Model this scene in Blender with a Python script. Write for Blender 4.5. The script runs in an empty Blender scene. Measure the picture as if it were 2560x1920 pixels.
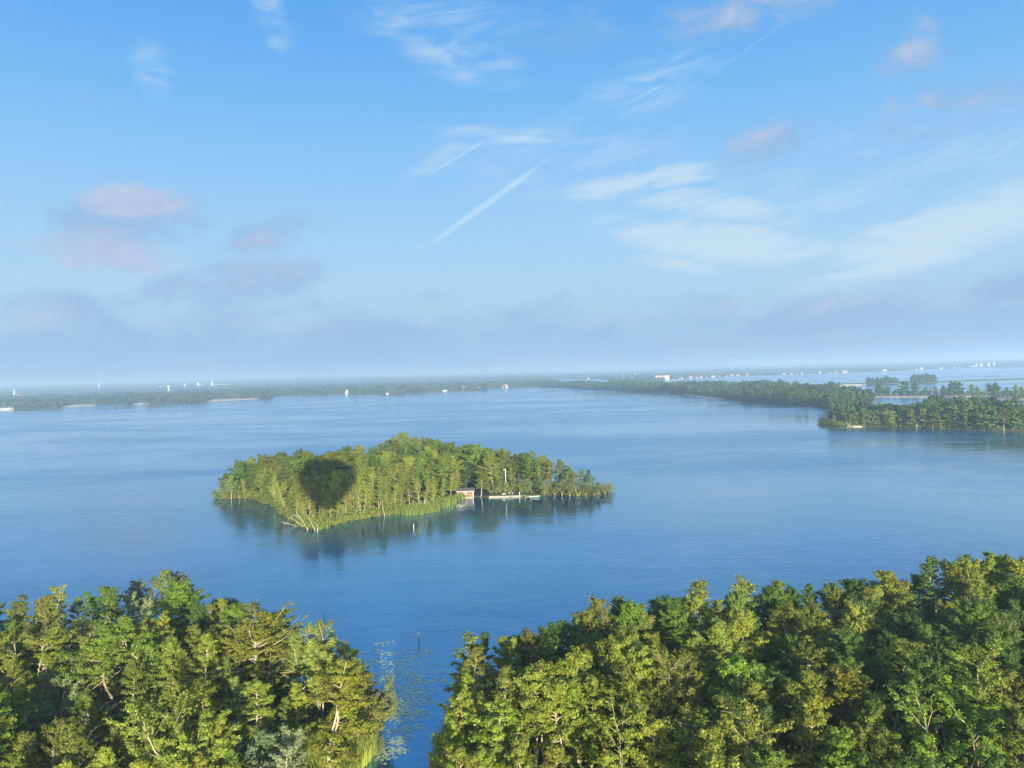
import bpy, math, random
import numpy as np
from mathutils import Vector, Matrix
from mathutils.geometry import delaunay_2d_cdt, tessellate_polygon

S = bpy.context.scene
C = S.collection
R = math.radians

# ---------------------------------------------------------------- camera
EYE = np.array((0.0, 0.0, 50.0))          # from the basket of a balloon, 50 m above the lake
FPX = 1934.0                              # focal length in pixels of the 2560 px wide photograph
PITCH, ROLL = R(-0.86), R(1.61)
_f = np.array((0, math.cos(PITCH), math.sin(PITCH)))
_u0 = np.array((0, -math.sin(PITCH), math.cos(PITCH)))
_r0 = np.array((1.0, 0, 0))
CR = math.cos(ROLL) * _r0 - math.sin(ROLL) * _u0
CU = math.sin(ROLL) * _r0 + math.cos(ROLL) * _u0
cam_data = bpy.data.cameras.new("camera")
cam_data.sensor_width = 36.0
cam_data.lens = FPX / 2560.0 * 36.0
cam_data.clip_start = 0.1
cam_data.clip_end = 80000.0
cam = bpy.data.objects.new("camera", cam_data)
C.objects.link(cam)
cam.matrix_world = Matrix(((CR[0], CU[0], -_f[0], EYE[0]), (CR[1], CU[1], -_f[1], EYE[1]),
                           (CR[2], CU[2], -_f[2], EYE[2]), (0, 0, 0, 1)))
S.camera = cam


def ray(px, py):
    d = _f + CR * (px - 1280.0) / FPX + CU * (960.0 - py) / FPX
    return d / np.linalg.norm(d)


def at(px, py, z=0.0):
    """world xy of the point of height z seen in the direction (px, py)"""
    d = ray(px, py)
    t = (z - EYE[2]) / d[2]
    return np.array((EYE[0] + d[0] * t, EYE[1] + d[1] * t))


def pix(x, y, z=0.0):
    v = np.array((x, y, z)) - EYE
    w = v @ _f
    return 1280 + FPX * (v @ CR) / w, 960 - FPX * (v @ CU) / w


def azel(px, py):
    d = ray(px, py)
    return math.atan2(d[0], d[1]), math.asin(d[2])


# ---------------------------------------------------------------- light
ANTI = ray(826, 1337)                      # where the basket's own shadow falls
SUN = -ANTI
SUN_EL = math.asin(SUN[2])
SUN_AZ = math.atan2(SUN[0], SUN[1])        # clockwise from +Y
sl = bpy.data.lights.new("sun", "SUN")
sl.energy = 4.3
sl.angle = R(0.5)
sl.color = (1.0, 0.885, 0.69)
sun = bpy.data.objects.new("sun", sl)
C.objects.link(sun)
sun.rotation_euler = Vector(ANTI).to_track_quat("-Z", "Y").to_euler()
sun.location = (0, -40, 140)

S.view_settings.view_transform = "Standard"
S.view_settings.look = "None"
S.view_settings.exposure = 1.62
S.view_settings.gamma = 1.0
S.view_settings.use_curve_mapping = False
S.render.engine = "CYCLES"
S.cycles.use_denoising = True
S.cycles.denoising_prefilter = "NONE"
S.cycles.max_bounces = 6
S.cycles.diffuse_bounces = 4
S.cycles.glossy_bounces = 2
S.cycles.transmission_bounces = 3
S.cycles.volume_bounces = 1
S.cycles.transparent_max_bounces = 4
S.cycles.caustics_reflective = False
S.cycles.caustics_refractive = False


# ---------------------------------------------------------------- node helper
class NT:
    def __init__(self, tree):
        self.t = tree
        tree.nodes.clear()

    def n(self, kind, **kw):
        nd = self.t.nodes.new(kind)
        for k, v in kw.items():
            setattr(nd, k, v)
        return nd

    def put(self, sock, v):
        if isinstance(v, bpy.types.NodeSocket):
            self.t.links.new(v, sock)
        elif v is not None:
            sock.default_value = v

    def m(self, op, a, b=None, c=None, clamp=False):
        nd = self.n("ShaderNodeMath", operation=op, use_clamp=clamp)
        for i, v in enumerate((a, b, c)):
            self.put(nd.inputs[i], v)
        return nd.outputs[0]

    def mix(self, fac, a, b, blend="MIX"):
        nd = self.n("ShaderNodeMix", data_type="RGBA", blend_type=blend)
        self.put(nd.inputs[0], fac)
        self.put(nd.inputs[6], a if isinstance(a, bpy.types.NodeSocket) else (*a[:3], 1))
        self.put(nd.inputs[7], b if isinstance(b, bpy.types.NodeSocket) else (*b[:3], 1))
        return nd.outputs[2]

    def step(self, v, lo, hi):
        nd = self.n("ShaderNodeMapRange", interpolation_type="SMOOTHSTEP")
        self.put(nd.inputs[0], v)
        nd.inputs[1].default_value, nd.inputs[2].default_value = lo, hi
        return nd.outputs[0]

    def noise(self, vec, scale, detail=4, rough=0.55, dist=0.0, dims="3D"):
        nd = self.n("ShaderNodeTexNoise", noise_dimensions=dims)
        self.put(nd.inputs["Vector"], vec)
        nd.inputs["Scale"].default_value = scale
        nd.inputs["Detail"].default_value = detail
        nd.inputs["Roughness"].default_value = rough
        nd.inputs["Distortion"].default_value = dist
        return nd.outputs["Fac"]

    def dot(self, v, c):
        nd = self.n("ShaderNodeVectorMath", operation="DOT_PRODUCT")
        self.put(nd.inputs[0], v)
        nd.inputs[1].default_value = c
        return nd.outputs["Value"]

    def xyz(self, x, y, z=0.0):
        nd = self.n("ShaderNodeCombineXYZ")
        for i, v in enumerate((x, y, z)):
            self.put(nd.inputs[i], v)
        return nd.outputs[0]


# ---------------------------------------------------------------- sky
world = bpy.data.worlds.new("World")
S.world = world
world.use_nodes = True
W = NT(world.node_tree)
sky = W.n("ShaderNodeTexSky", sky_type="NISHITA")
sky.sun_disc = False
sky.sun_elevation = SUN_EL
sky.sun_rotation = SUN_AZ
sky.altitude = 50
sky.air_density = 1.0
sky.dust_density = 0.6
sky.ozone_density = 2.0
geo = W.n("ShaderNodeTexCoord")
sep = W.n("ShaderNodeSeparateXYZ")
W.put(sep.inputs[0], geo.outputs["Generated"])
dx, dy, dz = sep.outputs
AZ = W.m("ARCTAN2", dx, dy)
EL = W.m("ARCSINE", dz)
DEG = 180 / math.pi
AZd, ELd = W.m("MULTIPLY", AZ, DEG), W.m("MULTIPLY", EL, DEG)
AEV = W.xyz(AZd, ELd, 1.0)


def patches(rows):
    """largest of a list of soft tilted ellipses given as (px, py, half width px, half height px, tilt deg, weight)"""
    best = 0.0
    k = math.degrees(1 / FPX)
    for px, py, rx, ry, tilt, w in rows:
        a, e = (math.degrees(v) for v in azel(px, py))
        t = R(tilt + 1.61)
        A = (math.cos(t) / (rx * k), math.sin(t) / (rx * k))
        B = (-math.sin(t) / (ry * k), math.cos(t) / (ry * k))
        p, q = W.dot(AEV, (*A, -A[0] * a - A[1] * e)), W.dot(AEV, (*B, -B[0] * a - B[1] * e))
        d = W.m("MULTIPLY_ADD", q, q, W.m("MULTIPLY", p, p))
        best = W.m("MAXIMUM", best, W.m("MULTIPLY_ADD", d, -0.55 * w, w))
    return best


# clouds: soft cumulus in blue shade and their pinkish sunlit heads, cirrus veils, contrails
shade_rows = [(330, 560, 190, 75, 5, 0.85), (600, 705, 230, 55, 8, 0.95), (150, 770, 190, 45, 2, 0.7), (660, 590, 170, 50, 15, 0.8),
              (1080, 735, 95, 32, -5, 0.55), (1400, 760, 160, 40, 14, 0.65), (1900, 375, 140, 55, 22, 0.62), (2360, 275, 190, 60, 0, 0.75),
              (2270, 130, 90, 130, 0, 0.6), (1850, 35, 260, 60, 0, 0.7), (1480, 60, 240, 90, 0, 0.5), (250, 240, 190, 45, 0, 0.45),
              (2150, 770, 330, 45, 6, 0.75), (1330, 670, 130, 30, 12, 0.35), (2450, 730, 160, 40, 5, 0.65)]
pink_rows = [(255, 630, 190, 54, 0, 0.98), (360, 508, 150, 48, -6, 0.8), (90, 790, 90, 40, 5, 0.75), (670, 600, 120, 40, 20, 0.62),
             (620, 690, 230, 40, 10, 0.62), (1030, 725, 60, 22, 0, 0.45), (620, 810, 80, 24, 0, 0.5), (2130, 748, 170, 26, 12, 0.7),
             (1850, 765, 150, 24, 6, 0.62), (2260, 265, 90, 40, 0, 0.62), (2430, 262, 110, 40, -6, 0.5), (1880, 350, 120, 46, 22, 0.5),
             (1880, 25, 210, 60, 0, 0.55), (2285, 110, 55, 95, -20, 0.52), (800, 820, 130, 34, -5, 0.42), (130, 225, 70, 26, 0, 0.36)]
cirrus_rows = [(1800, 605, 300, 46, -13, 1.0), (2380, 575, 340, 60, 12, 1.0), (1600, 455, 180, 30, 3, 1.1), (1750, 510, 190, 36, -12, 0.85),
               (1700, 660, 110, 20, -12, 0.6), (1160, 145, 170, 60, -16, 0.48), (1080, 40, 280, 70, -8, 0.42), (1640, 210, 190, 70, 8, 0.5), (680, 40, 40, 90, 24, 0.5),
               (1280, 340, 230, 22, -6, 0.55), (1100, 395, 120, 26, 26, 0.5), (1400, 400, 360, 120, -4, 0.34), (380, 170, 50, 60, 30, 0.45), (2200, 470, 500, 160, 4, 0.35)]
trail_rows = [(1220, 508, 165, 8, 31.5, 1.15), (1140, 395, 95, 5, 27, 0.75), (1330, 350, 120, 7, -7, 0.6), (1620, 232, 75, 4.5, 20, 0.7), (1850, 135, 190, 4, 24, 0.42), (1050, 620, 34, 4, 30, 0.5), (2520, 370, 60, 6, 26, 0.5)]
cv = W.xyz(W.m("MULTIPLY", AZd, 0.55), W.m("MULTIPLY", ELd, 1.0))
puff = W.noise(cv, 0.30, 7, 0.58, 0.5)
fine = W.noise(cv, 1.1, 5, 0.62, 0.4)
streak = W.noise(W.xyz(W.m("MULTIPLY_ADD", ELd, 0.35, W.m("MULTIPLY", AZd, 0.25)), W.m("MULTIPLY_ADD", AZd, -0.2, W.m("MULTIPLY", ELd, 1.1)), 3.0), 0.55, 6, 0.6, 0.7)
pn = W.m("MULTIPLY_ADD", W.m("SUBTRACT", puff, 0.5), 2.2, W.m("MULTIPLY", W.m("SUBTRACT", fine, 0.5), 0.8))


def field(rows, nz, lo, hi):
    p = patches(rows)
    return W.step(W.m("ADD", p, W.m("MULTIPLY", nz, W.m("MULTIPLY", p, 1.5, clamp=True))), lo, hi)


shade = field(shade_rows, pn, 0.22, 0.95)
pink = field(pink_rows, pn, 0.30, 1.0)
cn = W.m("MULTIPLY", W.m("SUBTRACT", streak, 0.5), 2.6)
cirrus = field(cirrus_rows, cn, 0.10, 1.0)
trail = field(trail_rows, W.m("MULTIPLY", cn, 0.6), 0.1, 1.0)
# a low bank of stratus along the whole horizon with an uneven top
bank_top = W.m("MULTIPLY_ADD", W.m("SUBTRACT", puff, 0.5), 6.0, W.m("MULTIPLY_ADD", W.m("SUBTRACT", fine, 0.5), 1.2, 4.2))
bank = W.m("SUBTRACT", 1.0, W.step(W.m("SUBTRACT", ELd, bank_top), -1.6, 1.2))

SKY_STR = 0.15
EXPO = 2 ** S.view_settings.exposure


def lin(r, g, b):
    """sRGB 0-255 as seen in the finished picture -> scene colour"""
    f = lambda c: (c / 255 / 12.92 if c <= 10 else ((c / 255 + 0.055) / 1.055) ** 2.4) / EXPO
    return f(r), f(g), f(b)


def skycol(r, g, b):
    return tuple(c / SKY_STR for c in lin(r, g, b))


ramp = W.n("ShaderNodeValToRGB")
W.put(ramp.inputs[0], W.m("DIVIDE", ELd, 60.0, clamp=True))
SKY_STOPS = [(0, (150, 184, 218)), (3, (158, 194, 226)), (7, (165, 204, 234)), (11, (152, 200, 239)), (15, (139, 193, 240)), (20, (110, 180, 241)), (28, (76, 158, 235)), (45, (60, 134, 220)), (60, (46, 110, 200))]
while len(ramp.color_ramp.elements) < len(SKY_STOPS):
    ramp.color_ramp.elements.new(0.5)
for e, (d, c) in zip(ramp.color_ramp.elements, SKY_STOPS):
    e.position = d / 60.0
for e, (d, c) in zip(ramp.color_ramp.elements, SKY_STOPS):
    e.color = (*[v * 0.1 for v in skycol(*c)], 1)
rampc = W.n("ShaderNodeVectorMath", operation="SCALE")
W.put(rampc.inputs[0], ramp.outputs[0])
rampc.inputs["Scale"].default_value = 10.0
clear = W.mix(W.m("SUBTRACT", 0.97, W.m("MULTIPLY", W.step(W.m("MULTIPLY", dy, -1.0), -0.8, 0.0), 0.97)), sky.outputs[0], rampc.outputs[0])
col = clear
col = W.mix(W.m("MULTIPLY", cirrus, 0.74), col, skycol(205, 227, 243))
col = W.mix(W.m("MULTIPLY", trail, 0.55), col, skycol(200, 230, 246))
col = W.mix(W.m("MULTIPLY", bank, W.m("MULTIPLY_ADD", W.m("SUBTRACT", puff, 0.5), 1.6, 0.72, clamp=True)), col, skycol(149, 186, 223))
col = W.mix(W.m("MULTIPLY", shade, 0.7), col, skycol(150, 184, 222))
cv2 = W.xyz(W.m("MULTIPLY_ADD", AZd, 0.55, -0.25), W.m("ADD", ELd, 0.55))
lit = W.m("MULTIPLY_ADD", W.m("SUBTRACT", puff, W.noise(cv2, 0.30, 5, 0.58, 0.5)), 2.6, 0.55, clamp=True)
col = W.mix(W.m("MULTIPLY", pink, 0.85), col, W.mix(lit, skycol(162, 190, 226), skycol(200, 207, 229)))
# the cloud field fills the quarter of the sky over the lake; the rest of the dome is clear
both = []
for c in (clear, col):
    bg = W.n("ShaderNodeBackground")
    W.put(bg.inputs["Color"], c)
    bg.inputs["Strength"].default_value = SKY_STR
    both.append(bg.outputs[0])
here = W.m("MULTIPLY", W.m("LESS_THAN", W.m("ABSOLUTE", AZd), 50.0), W.m("COMPARE", ELd, 16.0, 20.0))
ms = W.n("ShaderNodeMixShader")
W.put(ms.inputs[0], here)
W.put(ms.inputs[1], both[0])
W.put(ms.inputs[2], both[1])
wo = W.n("ShaderNodeOutputWorld")
W.put(wo.inputs["Surface"], ms.outputs[0])


# ---------------------------------------------------------------- materials
def material(name):
    m = bpy.data.materials.new(name)
    m.use_nodes = True
    return m, NT(m.node_tree)


def finish(T, shader, vol=None, disp=None):
    o = T.n("ShaderNodeOutputMaterial")
    if shader is not None:
        T.put(o.inputs["Surface"], shader)
    if vol is not None:
        T.put(o.inputs["Volume"], vol)


def pbr(T, color, rough=0.8, normal=None, spec=0.3, metal=0.0):
    p = T.n("ShaderNodeBsdfPrincipled")
    T.put(p.inputs["Base Color"], color if isinstance(color, bpy.types.NodeSocket) else (*color, 1))
    T.put(p.inputs["Roughness"], rough)
    p.inputs["Specular IOR Level"].default_value = spec
    p.inputs["Metallic"].default_value = metal
    if normal is not None:
        T.put(p.inputs["Normal"], normal)
    return p.outputs[0]


def plain(name, a, b=None, scale=2.0, rough=0.8, spec=0.3, coord="Object"):
    """two close tones broken up by noise"""
    m, T = material(name)
    b = b or tuple(c * 0.7 for c in a)
    tc = T.n("ShaderNodeTexCoord").outputs[coord]
    f = T.step(T.noise(tc, scale, 5, 0.6), 0.3, 0.7)
    finish(T, pbr(T, T.mix(f, b, a), rough, spec=spec))
    return m


LEAFY = {}


def leaf_material(name, dark, light, trans=0.35, rough=0.55, spec=0.3, inst=False):
    m, T = material(name)
    tint = T.n("ShaderNodeAttribute", attribute_name="tint").outputs["Fac"]
    oi = T.n("ShaderNodeObjectInfo")
    col = T.mix(tint, dark, light)
    hs = T.n("ShaderNodeHueSaturation")
    T.put(hs.inputs["Hue"], T.m("MULTIPLY_ADD", oi.outputs["Random"], 0.022, 0.489))
    T.put(hs.inputs["Value"], T.m("MULTIPLY_ADD", T.m("FRACT", T.m("MULTIPLY", oi.outputs["Random"], 7.31)), 0.5, 0.75))
    T.put(hs.inputs["Color"], col)
    tone = T.n("ShaderNodeAttribute", attribute_name="tone", attribute_type="INSTANCER").outputs["Color"] if inst else oi.outputs["Color"]
    col = T.mix(1.0, hs.outputs[0], tone, "MULTIPLY")
    if not inst:
        LEAFY[m.name] = (dark, light, trans, rough, spec)
    d = pbr(T, col, rough, spec=spec)
    tr = T.n("ShaderNodeBsdfTranslucent")
    T.put(tr.inputs["Color"], T.mix(1.0, col, (1.15, 1.1, 0.5), "MULTIPLY"))
    mx = T.n("ShaderNodeMixShader")
    mx.inputs[0].default_value = trans
    T.put(mx.inputs[1], d)
    T.put(mx.inputs[2], tr.outputs[0])
    finish(T, mx.outputs[0])
    return m


M_LEAF = leaf_material("alder leaves", (0.086, 0.122, 0.017), (0.220, 0.266, 0.038))
M_WILLOW = leaf_material("willow leaves", (0.105, 0.140, 0.045), (0.225, 0.268, 0.088))
M_OAK = leaf_material("broad leaves", (0.064, 0.115, 0.014), (0.160, 0.222, 0.026))
M_FAR = leaf_material("distant leaves", (0.035, 0.060, 0.018), (0.085, 0.110, 0.030), 0.2)
M_REED = leaf_material("reed blades", (0.13, 0.19, 0.03), (0.31, 0.38, 0.07))
M_STRAW = leaf_material("dry reed", (0.20, 0.15, 0.07), (0.36, 0.29, 0.15))
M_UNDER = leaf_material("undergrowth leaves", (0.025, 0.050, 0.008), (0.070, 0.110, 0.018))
M_BARK = plain("pale bark", (0.42, 0.365, 0.225), (0.27, 0.23, 0.135), 3.0)
M_BARKD = plain("brown bark", (0.15, 0.115, 0.075), (0.07, 0.055, 0.04), 3.0)
M_DEAD = plain("bleached wood", (0.42, 0.38, 0.29), (0.28, 0.245, 0.18), 4.0)
M_SOIL = plain("peat ground", (0.050, 0.060, 0.022), (0.030, 0.026, 0.014), 0.35, 0.95, 0.1)
M_MEADOW = plain("far meadow", (0.10, 0.13, 0.045), (0.055, 0.08, 0.03), 0.006, 0.95, 0.1)
M_SAND = plain("sand", (0.38, 0.31, 0.205), (0.27, 0.22, 0.135), 0.2, 0.95, 0.1)
M_HOUSE = plain("weathered white walls", (0.50, 0.485, 0.455), (0.42, 0.41, 0.385), 0.6, 0.8)
M_WHITE = plain("white paint", (0.80, 0.78, 0.74), (0.70, 0.68, 0.64), 1.0, 0.6)
M_CREAM = plain("cream render", (0.46, 0.42, 0.345), (0.38, 0.35, 0.29), 0.6, 0.8)
M_BRICK = plain("red brick", (0.34, 0.14, 0.085), (0.24, 0.10, 0.07), 3.0, 0.85)
M_TILE = plain("orange roof tiles", (0.42, 0.17, 0.08), (0.30, 0.12, 0.06), 2.0, 0.8)
M_SLATE = plain("dark roof", (0.095, 0.10, 0.11), (0.06, 0.065, 0.075), 1.5, 0.9, 0.1)
M_FELT = plain("black roof felt", (0.035, 0.037, 0.045), (0.02, 0.021, 0.026), 1.5, 0.7)
M_CEDAR = plain("red brown boards", (0.17, 0.10, 0.07), (0.12, 0.07, 0.05), 4.0, 0.75)
M_TIMBER = plain("weathered timber", (0.34, 0.30, 0.23), (0.22, 0.19, 0.15), 3.0, 0.85)
M_PALE = plain("pale timber edging", (0.32, 0.285, 0.215), (0.22, 0.195, 0.15), 2.0, 0.85)
M_DARK = plain("dark stained wood", (0.040, 0.034, 0.030), (0.025, 0.022, 0.020), 4.0, 0.8)
M_GLASS = plain("window glass", (0.05, 0.07, 0.09), (0.03, 0.045, 0.06), 0.5, 0.12, 0.5)
M_GREEN = plain("green boat paint", (0.07, 0.17, 0.085), (0.05, 0.12, 0.06), 2.0, 0.45)
M_GREY = plain("grey concrete", (0.42, 0.41, 0.39), (0.33, 0.32, 0.31), 0.8, 0.85)
M_LILY = leaf_material("lily leaves", (0.22, 0.30, 0.16), (0.42, 0.50, 0.34), 0.05, 0.22, 0.9)


# ---------------------------------------------------------------- mesh helpers
def mesh_obj(name, verts, faces, mat, parent=None, tint=None, smooth=False):
    """faces: list of index tuples, or an (n, 4) array of quads"""
    me = bpy.data.meshes.new(name)
    verts = np.asarray(verts, dtype=np.float32).reshape(-1, 3)
    if isinstance(faces, np.ndarray) and faces.shape[1] == 4 and len(faces) > 400:
        nf = len(faces)
        me.vertices.add(len(verts))
        me.vertices.foreach_set("co", verts.ravel())
        me.loops.add(nf * 4)
        me.polygons.add(nf)
        me.loops.foreach_set("vertex_index", faces.astype(np.int32).ravel())
        me.polygons.foreach_set("loop_start", np.arange(0, nf * 4, 4, dtype=np.int32))
        me.update(calc_edges=True)
        me.validate()
    else:
        me.from_pydata([tuple(map(float, v)) for v in verts], [], [tuple(map(int, f)) for f in faces])
        me.update()
    if tint is not None:
        at_ = me.attributes.new("tint", "FLOAT", "FACE")
        at_.data.foreach_set("value", np.asarray(tint, dtype=np.float32))
    if smooth:
        me.polygons.foreach_set("use_smooth", [True] * len(me.polygons))
    for mm in (mat if isinstance(mat, (list, tuple)) else [mat]):
        me.materials.append(mm)
    return link(name, me, parent)


def link(name, me, parent=None):
    o = bpy.data.objects.new(name, me)
    C.objects.link(o)
    if parent is not None:
        o.parent = parent
    return o


def tag(o, label=None, cat=None, group=None, kind=None):
    for k, v in (("label", label), ("category", cat), ("group", group), ("kind", kind)):
        if v:
            o[k] = v
    return o


def thing(name, label, cat, x, y, z=0.0, rz=0.0, group=None):
    o = bpy.data.objects.new(name, None)
    C.objects.link(o)
    o.empty_display_size = 0.3
    o.location = (x, y, z)
    o.rotation_euler = (0, 0, rz)
    return tag(o, label, cat, group)


class MB:
    """collects boxes, tubes and prisms into one mesh"""

    def __init__(self):
        self.v, self.f = [], []

    def add(self, vs, fs):
        n = len(self.v)
        self.v += [tuple(v) for v in vs]
        self.f += [tuple(i + n for i in f) for f in fs]
        return self

    def box(self, x0, x1, y0, y1, z0, z1, bev=0.0):
        if bev <= 0:
            vs = [(x, y, z) for z in (z0, z1) for y in (y0, y1) for x in (x0, x1)]
            return self.add(vs, [(0, 2, 3, 1), (4, 5, 7, 6), (0, 1, 5, 4), (2, 6, 7, 3), (0, 4, 6, 2), (1, 3, 7, 5)])
        ring = lambda d, z: [(x0 + d, y0 + bev, z), (x0 + bev, y0 + d, z), (x1 - bev, y0 + d, z), (x1 - d, y0 + bev, z), (x1 - d, y1 - bev, z), (x1 - bev, y1 - d, z), (x0 + bev, y1 - d, z), (x0 + d, y1 - bev, z)]
        vs = ring(bev * 0.6, z0) + ring(0, z0 + bev) + ring(0, z1 - bev) + ring(bev * 0.6, z1)
        fs = [tuple(range(7, -1, -1)), tuple(range(24, 32))]
        for k in range(3):
            fs += [(k * 8 + i, k * 8 + (i + 1) % 8, k * 8 + 8 + (i + 1) % 8, k * 8 + 8 + i) for i in range(8)]
        return self.add(vs, fs)

    def tube(self, pts, radii, n=6, cap=True):
        pts = [np.asarray(p, float) for p in pts]
        if np.isscalar(radii):
            radii = [radii] * len(pts)
        vs = []
        for i, p in enumerate(pts):
            t = pts[min(i + 1, len(pts) - 1)] - pts[max(i - 1, 0)]
            t = t / (np.linalg.norm(t) + 1e-9)
            a = np.cross(t, (0.31, 0.95, 0.05) if abs(t[2]) > 0.8 else (0, 0, 1.0))
            a /= np.linalg.norm(a) + 1e-9
            b = np.cross(t, a)
            for k in range(n):
                an = 2 * math.pi * k / n
                vs.append(p + radii[i] * (math.cos(an) * a + math.sin(an) * b))
        fs = [(i * n + k, i * n + (k + 1) % n, (i + 1) * n + (k + 1) % n, (i + 1) * n + k) for i in range(len(pts) - 1) for k in range(n)]
        if cap:
            fs += [tuple(range(n - 1, -1, -1)), tuple((len(pts) - 1) * n + k for k in range(n))]
        return self.add(vs, fs)

    def build(self, name, mat, parent=None, smooth=False):
        return mesh_obj(name, self.v, self.f, mat, parent, smooth=smooth)


def inside(poly, x, y):
    """points inside a polygon, vectorised"""
    x, y = np.asarray(x), np.asarray(y)
    c = np.zeros(x.shape, bool)
    n = len(poly)
    for i in range(n):
        x0, y0 = poly[i]
        x1, y1 = poly[(i + 1) % n]
        c ^= ((y0 > y) != (y1 > y)) & (x < (x1 - x0) * (y - y0) / (y1 - y0 + 1e-12) + x0)
    return c


def edge_dist(poly, x, y):
    best = np.full(np.shape(x), 1e9)
    for i in range(len(poly)):
        a, b = np.array(poly[i]), np.array(poly[(i + 1) % len(poly)])
        d = b - a
        t = np.clip(((x - a[0]) * d[0] + (y - a[1]) * d[1]) / (d @ d + 1e-9), 0, 1)
        best = np.minimum(best, np.hypot(x - a[0] - t * d[0], y - a[1] - t * d[1]))
    return best


def rough_line(poly, seed, step, amp, closed=True):
    """subdivides an outline and roughens it, so shores are not drawn with a ruler"""
    rg = np.random.default_rng(seed)
    out = []
    n = len(poly)
    for i in range(n if closed else n - 1):
        a, b = np.array(poly[i]), np.array(poly[(i + 1) % n])
        k = max(1, min(24, int(np.linalg.norm(b - a) / step)))
        nrm = np.array((-(b - a)[1], (b - a)[0])) / (np.linalg.norm(b - a) + 1e-9)
        for j in range(k):
            w = amp * rg.normal() * (0.3 if j == 0 else 1)
            out.append(a + (b - a) * j / k + nrm * w)
    if not closed:
        out.append(np.array(poly[-1]))
    return out


def land(name, poly, z, mat, skirt=0.8, kind="structure"):
    """a flat-topped piece of ground with sloping banks that run under the water"""
    tri = tessellate_polygon([[Vector((p[0], p[1], 0)) for p in poly]])
    n = len(poly)
    area = sum(poly[i][0] * poly[(i + 1) % n][1] - poly[(i + 1) % n][0] * poly[i][1] for i in range(n))
    sg = 1 if area > 0 else -1
    vs = [(p[0], p[1], z) for p in poly]
    for i in range(n):
        d = np.array(poly[(i + 1) % n]) - np.array(poly[i - 1])
        d = d / (np.linalg.norm(d) + 1e-9)
        vs.append((poly[i][0] + sg * d[1] * skirt, poly[i][1] - sg * d[0] * skirt, -0.7))
    fs = []
    for t in tri:
        a, b, c = (poly[i] for i in t)
        up = (b[0] - a[0]) * (c[1] - a[1]) - (b[1] - a[1]) * (c[0] - a[0]) > 0
        fs.append(tuple(t) if up else tuple(reversed(t)))
    for i in range(n):
        j = (i + 1) % n
        fs.append((i, n + i, n + j, j) if sg > 0 else (i, j, n + j, n + i))
    o = mesh_obj(name, vs, fs, mat)
    o["kind"] = kind
    return o


def leaves(rg, cen, size, nrm, aspect=1.5):
    """one folded-diamond quad for every centre; nrm: preferred normals"""
    n = len(cen)
    nrm = nrm + rg.normal(0, 0.55, (n, 3))
    nrm /= np.linalg.norm(nrm, axis=1, keepdims=True) + 1e-9
    a = np.cross(nrm, rg.normal(0, 1, (n, 3)))
    a /= np.linalg.norm(a, axis=1, keepdims=True) + 1e-9
    b = np.cross(nrm, a)
    s = (size * rg.uniform(0.65, 1.35, n))[:, None]
    v = np.empty((n, 4, 3))
    v[:, 0] = cen - a * s * 0.5 * aspect
    v[:, 1] = cen - b * s * 0.5 + nrm * s * 0.08
    v[:, 2] = cen + a * s * 0.5 * aspect
    v[:, 3] = cen + b * s * 0.5 + nrm * s * 0.08
    return v.reshape(-1, 3), np.arange(4 * n).reshape(-1, 4)


def poisson(rg, poly, d, tries=20000, keep=(), margin=0.0):
    """points of a polygon that keep a distance d from one another and from KEEP"""
    P = np.array(poly)
    lo, hi = P.min(0), P.max(0)
    cell = d
    grid = {}
    out = []

    def near(x, y):
        cx, cy = int(x // cell), int(y // cell)
        for i in range(cx - 1, cx + 2):
            for j in range(cy - 1, cy + 2):
                for q in grid.get((i, j), ()):
                    if (q[0] - x) ** 2 + (q[1] - y) ** 2 < d * d:
                        return True
        return False
    for q in keep:
        grid.setdefault((int(q[0] // cell), int(q[1] // cell)), []).append(q)
    xs, ys = rg.uniform(lo[0], hi[0], tries), rg.uniform(lo[1], hi[1], tries)
    ok = inside(poly, xs, ys)
    if margin:
        ok &= edge_dist(poly, xs, ys) > margin
    for x, y in zip(xs[ok], ys[ok]):
        if not near(x, y):
            grid.setdefault((int(x // cell), int(y // cell)), []).append((x, y))
            out.append((x, y))
    return out


# ---------------------------------------------------------------- water
m_water, T = material("lake water")
pos = T.n("ShaderNodeNewGeometry").outputs["Position"]
mp = T.n("ShaderNodeMapping")
mp.inputs["Rotation"].default_value = (0, 0, R(-24))
mp.inputs["Scale"].default_value = (0.45, 1.0, 1.0)
T.put(mp.inputs["Vector"], pos)
wv = mp.outputs[0]
gust = T.noise(wv, 0.0065, 5, 0.6, 0.6)               # wind patches some 100 m long
gust2 = T.noise(wv, 0.03, 4, 0.6, 0.8)
mp2 = T.n("ShaderNodeMapping")
mp2.inputs["Rotation"].default_value = (0, 0, R(60))
mp2.inputs["Scale"].default_value = (0.10, 1.0, 1.0)
T.put(mp2.inputs["Vector"], pos)
lane = T.step(T.noise(mp2.outputs[0], 0.045, 5, 0.62, 0.5), 0.52, 0.74)       # smoother wind lanes
gst = T.step(T.m("MULTIPLY_ADD", gust2, 0.35, gust), 0.5, 0.82)
rip = T.m("ADD", T.m("MULTIPLY", T.noise(wv, 0.55, 5, 0.62, 0.4), 0.3), T.m("MULTIPLY", T.noise(wv, 0.09, 3, 0.6, 0.3), 0.9))
bp = T.n("ShaderNodeBump")
bp.inputs["Distance"].default_value = 0.44
T.put(bp.inputs["Strength"], T.m("MULTIPLY", T.m("MULTIPLY_ADD", gst, 0.5, 0.19), T.m("MULTIPLY_ADD", lane, -0.55, 1.0)))
T.put(bp.inputs["Height"], rip)
wcol = T.mix(gst, (0.004, 0.045, 0.120), (0.010, 0.060, 0.140))
rgh = T.m("MULTIPLY_ADD", gst, 0.2, 0.05)
wp = T.n("ShaderNodeBsdfPrincipled")
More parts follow.
